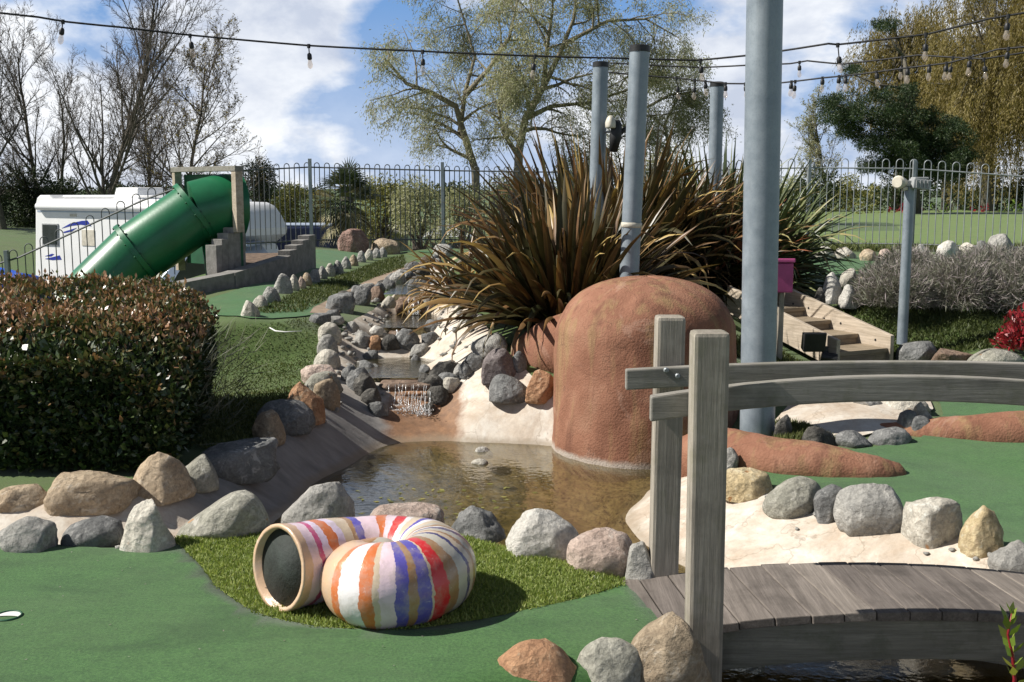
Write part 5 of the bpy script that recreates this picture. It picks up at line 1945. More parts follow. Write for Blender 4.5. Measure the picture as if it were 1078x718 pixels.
m = MB(); m.box((c.x, 37, -.35), (1.8, 1.6, 1.5)); m.build('wall', M['block'], T)
m = MB()
m.add([(c.x - 1.05, 36, c.z + .12), (c.x + 1.0, 36, c.z - .35), (c.x + 1.0, 38, c.z - .35), (c.x - 1.05, 38, c.z + .12), (c.x - 1.05, 36, c.z + .05), (c.x + 1.0, 36, c.z - .42), (c.x + 1.0, 38, c.z - .42), (c.x - 1.05, 38, c.z + .05)],
      [(0, 1, 2, 3), (7, 6, 5, 4), (0, 4, 5, 1), (1, 5, 6, 2), (2, 6, 7, 3), (3, 7, 4, 0)])
m.build('roof', M['roof'], T)

# ------------------------------------------------------------------ string lights
def sag(pts, n=14, droop=.0):
    out = []
    for (a, b_) in zip(pts, pts[1:]):
        A_, B_ = at(*a), at(*b_)
        for i in range(n):
            t = i / n
            p = A_.lerp(B_, t)
            p.z -= droop * (A_ - B_).length * 4 * t * (1 - t)
            out.append(p)
    out.append(at(*pts[-1]))
    return out


def string(label, pts, bulbs, size=1.0, droop=.004, rad=.008, drop=.07):
    C = sag(pts, 12, droop)
    T = empty('string_lights', C[0], label, 'string lights', 'festoon strings over the course')
    m = MB(); m.tube(C, rad, 5)
    m.build('cable', M['cable'], T, True)
    for (bx, by, Y, dr) in bulbs:
        p = at(bx, by, Y)
        near = min(C, key=lambda c: (c - p).length + 0 * c.z)
        # hang from the cable point nearest in plan
        k = min(range(len(C) - 1), key=lambda i: abs((C[i].x + C[i + 1].x) / 2 - p.x))
        a, b_ = C[k], C[k + 1]
        t = max(0, min(1, (p.x - a.x) / (b_.x - a.x if abs(b_.x - a.x) > 1e-6 else 1)))
        c = a.lerp(b_, t)
        s = size
        tl = Vector((random.uniform(-.15, .15), random.uniform(-.1, .1), -1)).normalized()
        m = MB()
        m.tube([c + Vector((0, 0, .012)), c - Vector((0, 0, .02))], [.016 * s, .016 * s], 8)
        e = c + tl * dr
        m.tube([c, e], .005, 5)
        m.tube([e, e + tl * .012 * s, e + tl * .05 * s, e + tl * .062 * s], [.012 * s, .021 * s, .023 * s, .017 * s], 10)
        hld = m.build('lamp_holder', M['black'], T, True, auto=True)
        m = MB()
        f = e + tl * .058 * s
        m.tube([f, f + tl * .02 * s, f + tl * .05 * s, f + tl * .075 * s, f + tl * .088 * s], [.014 * s, .019 * s, .026 * s, .020 * s, .005 * s], 12)
        m.build('bulb', M['bulb'], hld, True)
    return T


string('long string of festoon bulbs crossing from the upper left corner to the right edge', [(-40, 9, 8.2), (40, 18, 8.4), (70, 23, 8.5), (130, 29, 8.6), (200, 37, 8.8), (325, 48, 9), (445, 54, 9), (563, 59, 9), (640, 61, 9), (735, 63.5, 9), (800, 57, 8.8), (872, 46, 8.5), (882, 47, 8.5), (976, 36, 8.2), (1040, 20, 8), (1110, 8, 7.8)],
       [(67, 23, 8.5, .05), (200, 37, 8.8, .05), (325, 48, 9, .06), (445, 54, 9, .06), (563, 59, 9, .06), (737, 63, 9, .05), (882, 47, 8.5, .09), (975, 36, 8.2, .07), (1064, 15, 7.9, .05)], .85, .002)
string('lower string of closely spaced clear festoon bulbs at the right', [(640, 76, 11.5), (685, 80, 11.4), (712, 82, 11.3), (765, 88, 11), (815, 88, 10.8), (866, 82, 10.4), (905, 78, 10), (950, 72, 9.7), (1000, 66, 9.3), (1050, 52, 9), (1110, 46, 8.7)],
       [(712, 82, 11.3, .09), (731, 85, 11.2, .07), (743, 86, 11.1, .02), (764, 88, 11, .02), (785, 88, 10.9, .02), (832, 86, 10.7, .015), (835, 86, 10.7, .04), (866, 82, 10.4, .01), (884, 80, 10.2, .01), (892, 79, 10.1, .02), (922, 76, 9.9, .01), (958, 71, 9.6, .01), (977, 68, 9.5, .01), (998, 66, 9.3, .02), (1025, 59, 9.1, .03), (1064, 50, 8.9, .03)], .85, .003)
string('thin upper string of sparse festoon lights passing behind the thick steel pole', [(640, 66, 11.6), (738, 71, 11.3), (790, 68.5, 11), (832, 67, 10.8), (850, 64, 10.7), (886, 67.5, 10.5), (967, 58, 10), (1036, 62, 9.5), (1110, 50, 9.2)],
       [(843, 66, 10.7, .03), (950, 60, 10.1, .08), (1000, 60, 9.8, .08), (1036, 62, 9.5, .06)], .8, .003)

# pale-headed ornament fixed between the poles
c = at(646, 133, 10.6)
T = empty('pole_ornament', c, 'dark ornament with a round pale head fixed high between two capped poles', 'ornament')
m = MB(); m.tube([c + Vector((.0, 0, -.24)), c + Vector((.02, 0, -.1)), c + Vector((.03, 0, .02)), c + Vector((.03, 0, .06))], [.035, .06, .05, .025], 14)
m.tube([c + Vector((.02, 0, -.1)), c + Vector((.12, .02, -.02)), c + Vector((.15, .02, .05))], [.025, .02, .012], 8)
m.build('body', M['black'], T, True)
me = stone_mesh('head', .10, .10, .12, 7, rough=.2, facets=2, sub=3)
o = link_mesh('head', me, M['cream_plastic']); o.parent = T; o.location = (-.035, -.05, -.02)
m = MB(); m.tube([c + Vector((-.2, .08, -.05)), c + Vector((.22, .0, -.05))], .012, 6); m.build('bracket', M['fence'], T)
# ------------------------------------------------------------------ hedge
def hedge():
    x0, x1, y0, y1 = -5.6, -1.86, 5.95, 7.95
    def xr(y, z=.5):
        return -1.80 - .17 * (y - y0)
    T = empty('hedge', ((x0 + x1) / 2, (y0 + y1) / 2, 0), 'dense dark clipped hedge with coppery new growth on top at the left', 'hedge')

    def top(x, y):
        return .785 + .125 * (y - y0) / (y1 - y0) + .075 * noise.noise(Vector((x * 1.8, y * 1.8, 0))) + .045 * noise.noise(Vector((x * 5, y * 5, 4))) - .24 * max(0, (x - (xr(y) - .45)) / .45) ** 2 - .20 * max(0, (y0 + .6 - y) / .6) ** 2
    r = np.random.default_rng(5)
    c, d, n, t = [], [], [], []

    def add(p, out, tt):
        c.append(p)
        dd = np.array(out) * .6 + r.normal(0, .55, 3) + np.array((0, 0, .25))
        d.append(dd)
        n.append(np.array(out) * .7 + r.normal(0, .6, 3) + np.array((0, 0, .5)))
        t.append(tt)
    for _ in range(30000):        # top
        y = r.uniform(y0, y1)
        x = r.uniform(x0, xr(y))
        dep = r.exponential(.05)
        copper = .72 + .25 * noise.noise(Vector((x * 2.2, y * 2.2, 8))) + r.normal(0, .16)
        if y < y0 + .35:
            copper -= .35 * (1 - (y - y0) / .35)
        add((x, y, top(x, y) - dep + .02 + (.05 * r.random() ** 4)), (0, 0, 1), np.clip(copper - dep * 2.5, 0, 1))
    for _ in range(26000):        # front
        x, z = r.uniform(x0, xr(y0) - .08), r.uniform(0, 1)
        zt = top(x, y0 + .1)
        y = y0 + .05 * noise.noise(Vector((x * 2.5, z * 3, 2))) + .04 * noise.noise(Vector((x * 7, z * 7, 2))) + r.exponential(.06)
        z = .03 + (zt - .03) * z
        add((x, y, z), (0, -1, .2), np.clip(.22 + r.normal(0, .16) + (.25 if z > zt - .12 else 0) + (.25 if r.random() < .03 else 0), 0, 1))
    for _ in range(12000):        # right end
        y, z = r.uniform(y0, y1), r.uniform(0, 1)
        zt = top(xr(y) - .1, y)
        zq = .03 + (zt - .03) * z
        x = xr(y) + .06 * noise.noise(Vector((y * 2.5, z * 3, 7))) - r.exponential(.05) - .10 * (1 - z) - .12 * max(0, z - .75) / .25
        x += .07 * noise.noise(Vector((y * 1.6, z * 1.8, 3))) - .16 * max(0, (y0 + .35 - y) / .35) ** 2
        add((x, y, zq), (1, 0, .2), np.clip(.25 + r.normal(0, .16) + (.2 if z > .85 else 0), 0, 1))
    leaves('foliage', np.array(c), np.array(d), np.concatenate([r.uniform(.026, .05, 30000), r.uniform(.034, .066, len(c) - 30000)]), np.concatenate([r.uniform(.015, .027, 30000), r.uniform(.02, .034, len(c) - 30000)]), np.array(t), M['lf_hedge'], T, np.array(n))
    # woody inside that holds the leaves
    m = MB()
    for _ in range(500):
        y = r.uniform(y0 + .2, y1 - .15)
        x = r.uniform(x0 + .1, xr(y) - .25)
        p = Vector((x, y, 0))
        pts = [p]
        for k in range(3):
            p = p + Vector((r.normal(0, .06), r.normal(0, .05), .26))
            pts.append(p.copy())
        if pts[-1].z > top(pts[-1].x, pts[-1].y) - .06:
            pts[-1].z = top(pts[-1].x, pts[-1].y) - .06
        m.tube(pts, [.012, .009, .006, .003], 4, False)
    m.build('stems', M['twig'], T)
    # inner leaves, sparse but deep
    k = 22000
    pc = np.stack([r.uniform(x0, -2.28, k), r.uniform(y0 + .1, y1 - .1, k), r.uniform(.03, .72, k)], 1)
    leaves('inner_foliage', pc, r.normal(size=(k, 3)), r.uniform(.05, .09, k), r.uniform(.04, .06, k), r.uniform(0, .3, k), M['lf_hedge'], T)


hedge()
# dry wispy weeds at the hedge's right end
T = empty('dry_weeds', (-1.8, 7.2, .05), 'wispy dry weeds hanging out at the right end of the hedge', 'plant')
k = 260
r_ = np.random.default_rng(9)
pc = np.stack([r_.normal(-1.95, .07, k), r_.uniform(6.5, 7.7, k), np.zeros(k)], 1)
pc[:, 2] = [h(a, b_) for a, b_ in pc[:, :2]]
pc[:, 2] += r_.uniform(0, .6, k)
leaves('stalks', pc, np.stack([r_.normal(.55, .35, k), r_.normal(0, .4, k), r_.normal(.6, .3, k)], 1), r_.uniform(.1, .26, k), .006, r_.uniform(.1, .6, k), M['lf_lav'], T)


# ------------------------------------------------------------------ flax
def flax(name_label, base, n, Lr, mat, seed, spread=.22, up=(25, 85), lean=(0, 0), wid=.045, droop=(.4, 1.6), tint=(2, 3), az=None, dead=.06):
    r = random.Random(seed)
    T = empty('flax_plant', base, name_label, 'flax')
    V, Q, TT = [], [], []
    SEG = 9
    for i in range(n):
        a = r.uniform(0, 2 * math.pi) if az is None else r.uniform(*az)
        e0 = R(r.uniform(*up))
        rad = spread * math.sqrt(r.random())
        p = Vector(base) + Vector((math.cos(a) * rad, math.sin(a) * rad, -.03))
        Ln = r.uniform(*Lr) * (1.0 if e0 > R(45) else .92)
        k = r.uniform(*droop) * (1.25 - e0 / R(90))
        if r.random() < .18:
            k += r.uniform(.8, 1.8)
        w = wid * r.uniform(.65, 1.2)
        tt = min(1, r.betavariate(*tint))
        if r.random() < dead:
            tt = r.uniform(.75, 1)
            k += .9
        tw = r.uniform(-.7, .7)
        hd = Vector((math.cos(a) + lean[0], math.sin(a) + lean[1], 0)).normalized()
        side0 = Vector((-hd.y, hd.x, 0))
        o = len(V)
        for s in range(SEG + 1):
            t = s / SEG
            e = e0 - k * t * t * 1.3
            d = hd * math.cos(e) + Vector((0, 0, 1)) * math.sin(e)
            up_ = side0.cross(d)
            side = (side0 * math.cos(tw * t * 1.5) + up_ * math.sin(tw * t * 1.5))
            ww = w * (.55 + .45 * min(1, t * 3)) * (1 - max(0, (t - .45) / .55) ** 1.6) + .0015
            fold = up_ * ww * .28
            V += [p - side * ww * .5 + fold, p, p + side * ww * .5 + fold]
            if s < SEG:
                p = p + d * Ln / SEG
        for s in range(SEG):
            b_ = o + s * 3
            Q += [(b_, b_ + 1, b_ + 4, b_ + 3), (b_ + 1, b_ + 2, b_ + 5, b_ + 4)]
            tv = min(1, max(0, tt + (.12 if s > SEG - 3 else 0)))
            TT += [tv, tv * .9]
    fast_mesh('leaves', np.array([tuple(v) for v in V]), np.array(Q), mat, T, np.array(TT))
    m = MB()
    for _ in range(26):
        a, rad = r.uniform(0, 6.28), spread * r.random()
        p = Vector(base) + Vector((math.cos(a) * rad, math.sin(a) * rad, -.05))
        m.tube([p, p + Vector((r.gauss(0, .03), r.gauss(0, .03), .22))], [.05, .03], 6)
    m.build('crown_base', M['twig'], T)
    return T


def gz(x, y):
    return (x, y, h(x, y))


flax('large bronze flax with arching sword leaves left of the dome', gz(.44, 9.3), 500, (.85, 1.38), M['lf_flax'], 1, .36, (16, 88), (-.06, .0), .068, (.15, .95), (2, 3.4), None, .08)
flax('bronze flax with upright leaves behind the left steel poles', gz(1.0, 11.6), 400, (1.3, 1.95), M['lf_flax'], 2, .48, (36, 90), (0, 0), .074, (.2, 1.0), (2, 2.8))
flax('dark bronze flax spilling right behind the dome', gz(1.80, 12.0), 540, (1.1, 1.5), M['lf_flax'], 3, .42, (4, 82), (.0, .05), .070, (.2, 1.2), (1.7, 3.4))
flax('bronze flax with reddish tips to the left of the shortest steel pole', gz(1.62, 12.5), 300, (1.1, 1.75), M['lf_flax'], 4, .36, (20, 88), (.1, 0), .05, (.2, 1.0), (1.8, 3))
flax('tall pale green flax behind the shortest steel pole', gz(2.55, 13.2), 300, (1.2, 1.95), M['lf_flax_green'], 5, .34, (30, 90), (0, 0), .055, (.1, .8), (2, 2.4))
flax('green and yellow flax arching right beyond the thick steel pole', gz(2.62, 12.4), 440, (1.0, 1.5), M['lf_flax_green'], 6, .34, (8, 82), (.05, .05), .056, (.3, 1.3), (2, 2.6), None, .14)
flax('small flax clump with orange-red leaves beside the shortest steel pole', gz(2.32, 11.9), 120, (.7, 1.2), M['lf_flax_red'], 7, .14, (40, 88), (-.3, -.1), .05, (.4, 1.6), (2, 2))
flax('small dry bronze flax tuft hanging over the stream head', gz(-.52, 11.2), 110, (.45, .95), M['lf_flax'], 8, .14, (5, 75), (-.2, -.2), .034, (.6, 1.8), (3, 2), None, .3)

# little fern-like plant on the white bank
b_ = at(563, 388, 8.55)
T = empty('green_plant', b_, 'small fresh green leafy plant between stones beside the dome', 'plant')
k = 420
a = r_.uniform(0, 6.28, k)
rad = r_.uniform(0, .085, k)
pc = np.stack([b_.x + np.cos(a) * rad, b_.y + np.sin(a) * rad * .7, b_.z + r_.uniform(-.02, .11, k) - rad * .4], 1)
leaves('leaves', pc, np.stack([np.cos(a), np.sin(a), r_.uniform(.2, 1.2, k)], 1), r_.uniform(.03, .06, k), .016, r_.uniform(0, .9, k), M['lf_fresh'], T)

# ------------------------------------------------------------------ lavender, red shrub, sprig
def spiky(label, cat, name, c, rx, ry, rz_, n, ln, wid, mat, seed, tl=(0, 1), upw=.6, shell=.55):
    r = np.random.default_rng(seed)
    T = empty(name, c, label, cat)
    u = unit(r.normal(size=(n, 3)))
    u[:, 2] = np.abs(u[:, 2])
    s = r.uniform(shell, 1, n)[:, None]
    k = 1 + .14 * np.array([noise.noise(Vector(q) * 2.2 + Vector((seed, 0, 0))) for q in u])[:, None]
    p = u * s * k * np.array((rx, ry, rz_)) + np.array(c)
    d = u * np.array((1, 1, .8)) + r.normal(0, .6, (n, 3)) + np.array((0, 0, upw))
    leaves('stems', p - unit(d) * ln * .5, d, ln * r.uniform(.6, 1.4, n), wid * r.uniform(.7, 1.3, n), np.clip(tl[0] + (tl[1] - tl[0]) * (r.beta(2, 2, n) * .75 + .25 * s[:, 0]), 0, 1), mat, T)
    m = MB()
    for _ in range(30):
        e = Vector(unit(r.normal(size=(1, 3)))[0])
        e.z = abs(e.z)
        m.tube([Vector(c), Vector(c) + Vector((e.x * rx * .6, e.y * ry * .6, e.z * rz_ * .7))], [.012, .004], 4, False)
    m.build('wood', M['twig'], T)
    return T


for i, (x, y, rx, rz_, lb) in enumerate(((3.70, 10.55, .42, .40, 'leftmost grey lavender bush just behind the slim lamp post'), (4.30, 10.5, .50, .50, 'grey-mauve lavender bush right of the lamp post'), (4.95, 10.35, .55, .58, 'tall grey-mauve lavender bush at the right edge above the red shrub'),
                                           (4.1, 11.3, .55, .50, 'lavender bush in the back row left of centre'), (5.0, 11.3, .65, .56, 'lavender bush in the back row at the right edge'))):
    spiky(lb, 'lavender', 'lavender_bush', (x, y, h(x, y) + .03), rx, .5, rz_, 9500, .10, .0065, M['lf_lav'], 50 + i, upw=.25)
cR = at(1072, 372, 9.3)
spiky('small shrub with bright red leaves at the right edge below the lavender', 'shrub', 'red_shrub', (cR.x + .05, 9.35, h(cR.x, 9.35) + .08), .24, .24, .36, 700, .06, .03, M['lf_red'], 70, upw=.3, shell=.3)
T = empty('leafy_sprig', (1.52, 3.3, -.3), 'fresh yellow-green leafy sprig poking up at the lower right corner in front of the bridge', 'plant')
m = MB()
st = [at(1064, 760, 3.3), at(1068, 715, 3.3), at(1066, 690, 3.3), at(1061, 668, 3.3), at(1065, 646, 3.3)]
m.tube(st, [.007, .006, .005, .004, .002], 6)
m.build('stem', M['lf_red'], T, True)
pc, dd = [], []
for i in range(26):
    t = i / 25
    u = min(t * 4, 3.999)
    p = st[int(u)].lerp(st[int(u) + 1], u - int(u))
    a = i * 2.4
    pc.append(tuple(p))
    dd.append((math.cos(a), math.sin(a) * .8, .55 + t * 1.2))
leaves('leaves', np.array(pc), np.array(dd), r_.uniform(.045, .075, 26), .026, r_.uniform(.2, 1, 26), M['lf_fresh'], T)


# ------------------------------------------------------------------ trees
class Tree:
    def __init__(s, seed):
        s.r = random.Random(seed)
        s.trunk, s.crown = MB(), MB()
        s.tw = []          # twig points with directions

    def vec(s):
        return Vector((s.r.gauss(0, 1), s.r.gauss(0, 1), s.r.gauss(0, 1)))

    def branch(s, p, d, ln, r0, lev, P, pts=None):
        r = s.r
        last = lev >= len(P['n'])
        if pts is None:
            ns = P['seg'][min(lev, len(P['seg']) - 1)]
            pts, d = [p.copy()], d.normalized()
            for i in range(ns):
                tr = P['trop'][min(lev, len(P['trop']) - 1)]
                d = (d + s.vec() * P['wig'] + Vector((0, 0, tr)) / ns).normalized()
                p = p + d * ln / ns
                pts.append(p.copy())
        ns = len(pts) - 1
        tip = .22 if not last else .3
        rad = [r0 * (1 - (1 - tip) * (i / ns) ** .8) for i in range(ns + 1)]
        m = s.trunk if lev <= P.get('trunk_lev', 0) else s.crown
        m.tube(pts, rad, [9, 6, 4, 3, 3][min(lev, 4)], False)
        if lev >= len(P['n']) - P.get('leaf_lev', 0):
            for i in range(1, ns + 1):
                s.tw.append((pts[i - 1], pts[i]))
        if last:
            return
        n = P['n'][lev]
        t0 = P['t0'][min(lev, len(P['t0']) - 1)]
        for i in range(n):
            t = t0 + (1 - t0) * ((i + r.random()) / n)
            u = min(t * ns, ns - 1e-4)
            k = int(u)
            q = pts[k].lerp(pts[k + 1], u - k)
            ax = (pts[k + 1] - pts[k]).normalized()
            sd = ax.cross(s.vec()).normalized()
            an = R(r.gauss(P['ang'][min(lev, len(P['ang']) - 1)], 9))
            nd = ax * math.cos(an) + sd * math.sin(an)
            sq = P.get('squash', 1)
            nd.y *= sq
            l2 = ln * P['lr'][min(lev, len(P['lr']) - 1)] * r.uniform(.6, 1.15) * (1.15 - .45 * t)
            s.branch(q, nd, l2, max(rad[k] * P.get('rr', .55), P.get('rmin', .006)), lev + 1, P)

    def build(s, name, base, label, mt, mc, group=None, leaf=None, cat='tree'):
        T = empty(name, base, label, cat, group)
        s.trunk.build('trunk', mt, T, True)
        if s.crown.v:
            s.crown.build('crown', mc, T, True)
        if leaf:
            n, ln, w, mat, hang, jit = leaf
            r = np.random.default_rng(int(s.r.random() * 1e6))
            A_ = np.array([tuple(a) for a, b_ in s.tw])
            B_ = np.array([tuple(b_) for a, b_ in s.tw])
            k = r.integers(0, len(A_), n)
            t = r.random((n, 1))
            p = A_[k] * (1 - t) + B_[k] * t + r.normal(0, jit, (n, 3))
            d = (B_[k] - A_[k])
            d = unit(d) * .6 + r.normal(0, .6, (n, 3)) + np.array((0, 0, hang))
            leaves('foliage', p, d, ln * r.uniform(.6, 1.4, n), w * r.uniform(.7, 1.3, n), np.clip(r.beta(2, 2, n), 0, 1), mat, T)
        return T


gB = 'bare winter trees beyond the motorhome'


def bare(px, Y, zb, ytop, label, seed, n, spread=38, lr=(.62, .5, .45, .42), r0=.2, mc=None, lean=0, t0=(.12, .2, .15), trop=.5, leaf=None, nm='bare_tree', gp=gB, low=.0):
    b0 = at(px, 200, Y)
    zt = at(px, ytop, Y).z
    Ht = (zt - zb) * .86
    t = Tree(seed)
    P = dict(n=n, seg=(8, 6, 4, 3, 2), trop=(.3, trop, trop * .8, .25, .1), wig=.085, t0=t0, ang=(spread, 36, 38, 42), lr=lr, rr=.52, rmin=.0075, trunk_lev=1)
    t.branch(Vector((b0.x, Y, zb - .2)), Vector((lean, 0, 1)), Ht, r0, 0, P)
    return t.build(nm, (b0.x, Y, zb), label, M['bark'], mc or M['twig'], gp, leaf)


bare(108, 40, -1.0, -60, 'tall bare tree with fanning limbs above the motorhome', 3, (24, 10, 8, 5), 32, (.52, .42, .42, .45), .16, t0=(.10, .12, .1), trop=.65)
bare(186, 43, -1.0, 12, 'bushy bare tree with brown twigs right of the tallest bare tree', 8, (28, 10, 8, 5), 48, (.42, .45, .45, .45), .12, t0=(.10, .15, .12), trop=.45, leaf=(2600, .10, .05, M['lf_gold'], 0, .03))
bare(4, 41, -.4, -10, 'bare tree cut off by the left edge of the view', 17, (24, 10, 8, 5), 36, (.5, .45, .42, .42), .16, t0=(.1, .15, .12))
bare(60, 48, -.4, 60, 'thin bare tree between the two larger bare trees at the left', 23, (16, 8, 6, 5), 36, (.42, .45, .45, .42), .11, t0=(.1, .15, .12))
bare(36, 45, -.8, 20, 'slender bare tree between the left edge and the tallest bare tree', 41, (22, 9, 7, 5), 36, (.46, .45, .45, .45), .13, t0=(.1, .15, .12))
bare(148, 47, -.8, 40, 'thin bare tree filling the gap between the tallest and the bushy bare tree', 43, (22, 9, 7, 5), 42, (.42, .45, .45, .45), .11, t0=(.1, .15, .12))
bare(872, 60, .6, 100, 'pale leafless tree right of the thick steel pole', 29, (18, 9, 7, 4), 36, (.42, .45, .45, .42), .12, M['twig_pale'], leaf=(5000, .10, .05, M['lf_willow'], 0, .06), gp='trees beyond the lawn')

# willow: three stems that fork low
def willow():
    YW = 33
    t = Tree(77)
    P = dict(n=(9, 11, 7, 5), seg=(7, 6, 5, 5, 4), trop=(.2, .12, -.25, -.7, -1.1), wig=.13, t0=(.15, .15, .1), ang=(46, 50, 50, 46), lr=(.5, .55, .55, .75), rr=.5, rmin=.008, trunk_lev=2, leaf_lev=1)
    stems = [([(506, 215, 0), (500, 178, 0), (488, 140, -.3), (480, 112, -.5), (455, 98, -.9), (428, 88, -1.2), (405, 62, -1.4)], .16, 4.2),
             ([(484, 140, -.2), (490, 95, .3), (500, 60, .8), (488, 20, 1.0), (470, -40, 1.2)], .085, 4.2),
             ([(490, 100, .0), (515, 72, .3), (536, 40, .5), (545, 0, .7), (560, -50, 1)], .09, 4.0),
             ([(545, 215, 0), (546, 160, .0), (553, 125, .2), (572, 92, .3), (590, 55, .5), (604, 20, .6), (612, -40, .8)], .18, 4.6),
             ([(572, 92, .3), (576, 50, -.4), (582, 10, -.8), (580, -40, -1)], .085, 3.6),
             ([(553, 125, .2), (580, 112, .5), (620, 108, 1.0), (660, 95, 1.6), (700, 75, 2.0)], .095, 4.2),
             ([(596, 45, .4), (640, 22, .2), (680, 20, .1), (715, 40, -.2)], .075, 3.8),
             ([(546, 165, 0), (530, 140, -.4), (524, 110, -.8), (540, 92, -1.0)], .085, 3.0),
             ([(612, 215, .5), (640, 160, .8), (668, 120, 1), (705, 100, 1.3), (735, 96, 1.4)], .10, 3.6),
             ([(700, 225, 1), (706, 170, 1.1), (700, 130, 1.2), (715, 100, 1.4)], .10, 3.0)]
    for pts, r0, ln in stems:
        pp = [at(a, b_, YW + o) for a, b_, o in pts]
        if pts[0][1] > 210:
            pp[0].z = -.6
        t.branch(None, None, ln, r0, 1, P, pp)
    t.build('willow', (at(540, 200, YW).x, YW, -.4), 'large spreading willow in pale new leaf behind the flax', M['bark_pale'], M['twig_pale'], 'trees behind the flax', (105000, .095, .023, M['lf_willow'], -.5, .12))


willow()


def gold(px, Y, pyc, hw, hh, label, seed, ns, r0, zmin=1.0):
    r = random.Random(seed)
    c = at(px, pyc, Y)
    T = empty('weeping_tree', (c.x, Y, .5), label, 'tree', 'trees beyond the lawn')
    m, tw = MB(), MB()
    top_ = Vector((c.x, Y, c.z + hh * .5))
    m.tube([Vector((c.x, Y, .2)), Vector((c.x + r.gauss(0, .2), Y, c.z - hh * .5)), Vector((c.x + r.gauss(0, .3), Y, c.z)), top_], [r0, r0 * .75, r0 * .5, .04], 9, False)
    cl = []
    for _ in range(64):
        u = Vector((r.gauss(0, 1), r.gauss(0, 1), r.gauss(0, .9) + .1)).normalized() * r.uniform(.55, 1.0)
        cl.append(Vector((c.x + u.x * hw, Y + u.y * hw, c.z + u.z * hh)))
        q = Vector((c.x, Y, c.z + hh * r.uniform(-.5, .35)))
        md = q.lerp(cl[-1], .55) + Vector((0, 0, .5))
        m.tube([q, md, cl[-1]], [r0 * .32, r0 * .18, .03], 5, False)
    P_, D_, Tt = [], [], []
    for i in range(ns):
        o = r.choice(cl)
        g = .21 * hw
        p = o + Vector((r.gauss(0, g), r.gauss(0, g), r.gauss(0, g * .8)))
        ln = min(r.uniform(.5, 1.7) * hh * .28, p.z - zmin)
        if ln < .25:
            continue
        out = Vector((p.x - c.x, p.y - Y, 0)) * .06
        base = .5 + .5 * noise.noise(o * 1.3) + r.gauss(0, .12)
        k = int(14 + ln * 13)
        pts = []
        for j in range(k):
            t = j / k
            pp = p + out * math.sin(t * 1.5) + Vector((0, 0, -ln * t * t * .55 - ln * t * .45))
            pts.append(pp)
            P_.append((pp.x + r.gauss(0, .05), pp.y + r.gauss(0, .05), pp.z + r.gauss(0, .05)))
            D_.append((r.gauss(0, .5) + out.x, r.gauss(0, .5), -1))
            Tt.append(min(1, max(0, base + r.gauss(0, .12))))
    m.build('trunk', M['bark'], T, True)
    n = len(P_)
    rr = np.random.default_rng(seed)
    leaves('foliage', np.array(P_), np.array(D_), .17 * rr.uniform(.6, 1.4, n), .034 * rr.uniform(.7, 1.3, n), np.array(Tt), M['lf_gold'], T)


gold(1048, 52, 70, 3.1, 4.9, 'largest golden weeping tree at the right edge', 5, 2500, .34, .9)
gold(950, 58, 72, 2.7, 3.2, 'golden tree standing behind the dark pine', 6, 1700, .26, 1.2)
gold(1125, 49, 60, 2.6, 4.6, 'golden weeping tree cut off by the right edge', 9, 1300, .3, .9)
gold(1000, 60, 120, 2.6, 3.0, 'golden weeping tree low down between the dark pine and the largest golden tree', 13, 1500, .22, .9)


def clumps(T, part, blobs, per, ln, w, mat, seed, out=.8, tl=(0, 1), fl=1.0):
    r = np.random.default_rng(seed)
    P_, D_, Tt = [], [], []
    for (x, y, z, rad) in blobs:
        k = max(8, int(per * rad * rad))
        u = unit(r.normal(size=(k, 3)))
        s = r.uniform(.25, 1, k)[:, None] ** .6
        kk = np.array([1 + .35 * noise.noise(Vector(q) * 2.5 + Vector((x, y, z))) for q in u])[:, None]
        P_.append(np.array((x, y, z)) + u * s * kk * rad * np.array((1, 1, fl)))
        D_.append(u * out + r.normal(0, .6, (k, 3)))
        Tt.append(r.beta(2, 2, k) * (tl[1] - tl[0]) + tl[0])
    P_, D_, Tt = np.concatenate(P_), np.concatenate(D_), np.concatenate(Tt)
    n = len(P_)
    leaves(part, P_, D_, ln * r.uniform(.6, 1.4, n), w * r.uniform(.7, 1.3, n), np.clip(Tt, 0, 1), mat, T)


# dark pine
YP = 47
pb = [(884, 116, 16), (878, 106, 9), (896, 134, 15), (905, 118, 12), (918, 150, 16), (932, 128, 15), (948, 112, 13), (950, 146, 18), (968, 160, 20), (975, 128, 15), (990, 148, 18), (940, 168, 16), (985, 172, 20), (962, 180, 16), (1000, 178, 18), (920, 172, 12), (1015, 160, 14), (933, 26, 9), (928, 100, 10), (955, 95, 9), (897, 74, 7), (1005, 130, 11)]
r2 = random.Random(3)
bl = []
for x, y, s in pb:
    for _ in range(15):
        p = at(x + r2.gauss(0, s * .55), y + r2.gauss(0, s * .4), YP + r2.gauss(0, .9))
        bl.append((p.x, p.y, p.z, s / 1150 * YP * r2.uniform(.45, .72)))
pt = at(965, 215, YP)
T = empty('pine', (pt.x, YP, .5), 'dark green pine with layered needle clumps in front of the golden trees', 'tree', 'trees beyond the lawn')
clumps(T, 'foliage', bl, 2300, .13, .028, M['lf_pine'], 4, fl=.7)
m = MB()
tp = at(952, 60, YP)
m.tube([Vector((pt.x, YP, .3)), (pt + tp) / 2, tp], [.26, .19, .06], 9)
for x, y, s in pb:
    p = at(x, y + 4, YP)
    q_ = pt.lerp(tp, max(0, min(1, (p.z - .8) / (tp.z - .8) - .1)))
    m.tube([q_, q_.lerp(p, .5) + Vector((0, 0, -.15)), p], [.07, .05, .02], 5)
m.build('trunk', M['bark'], T, True)

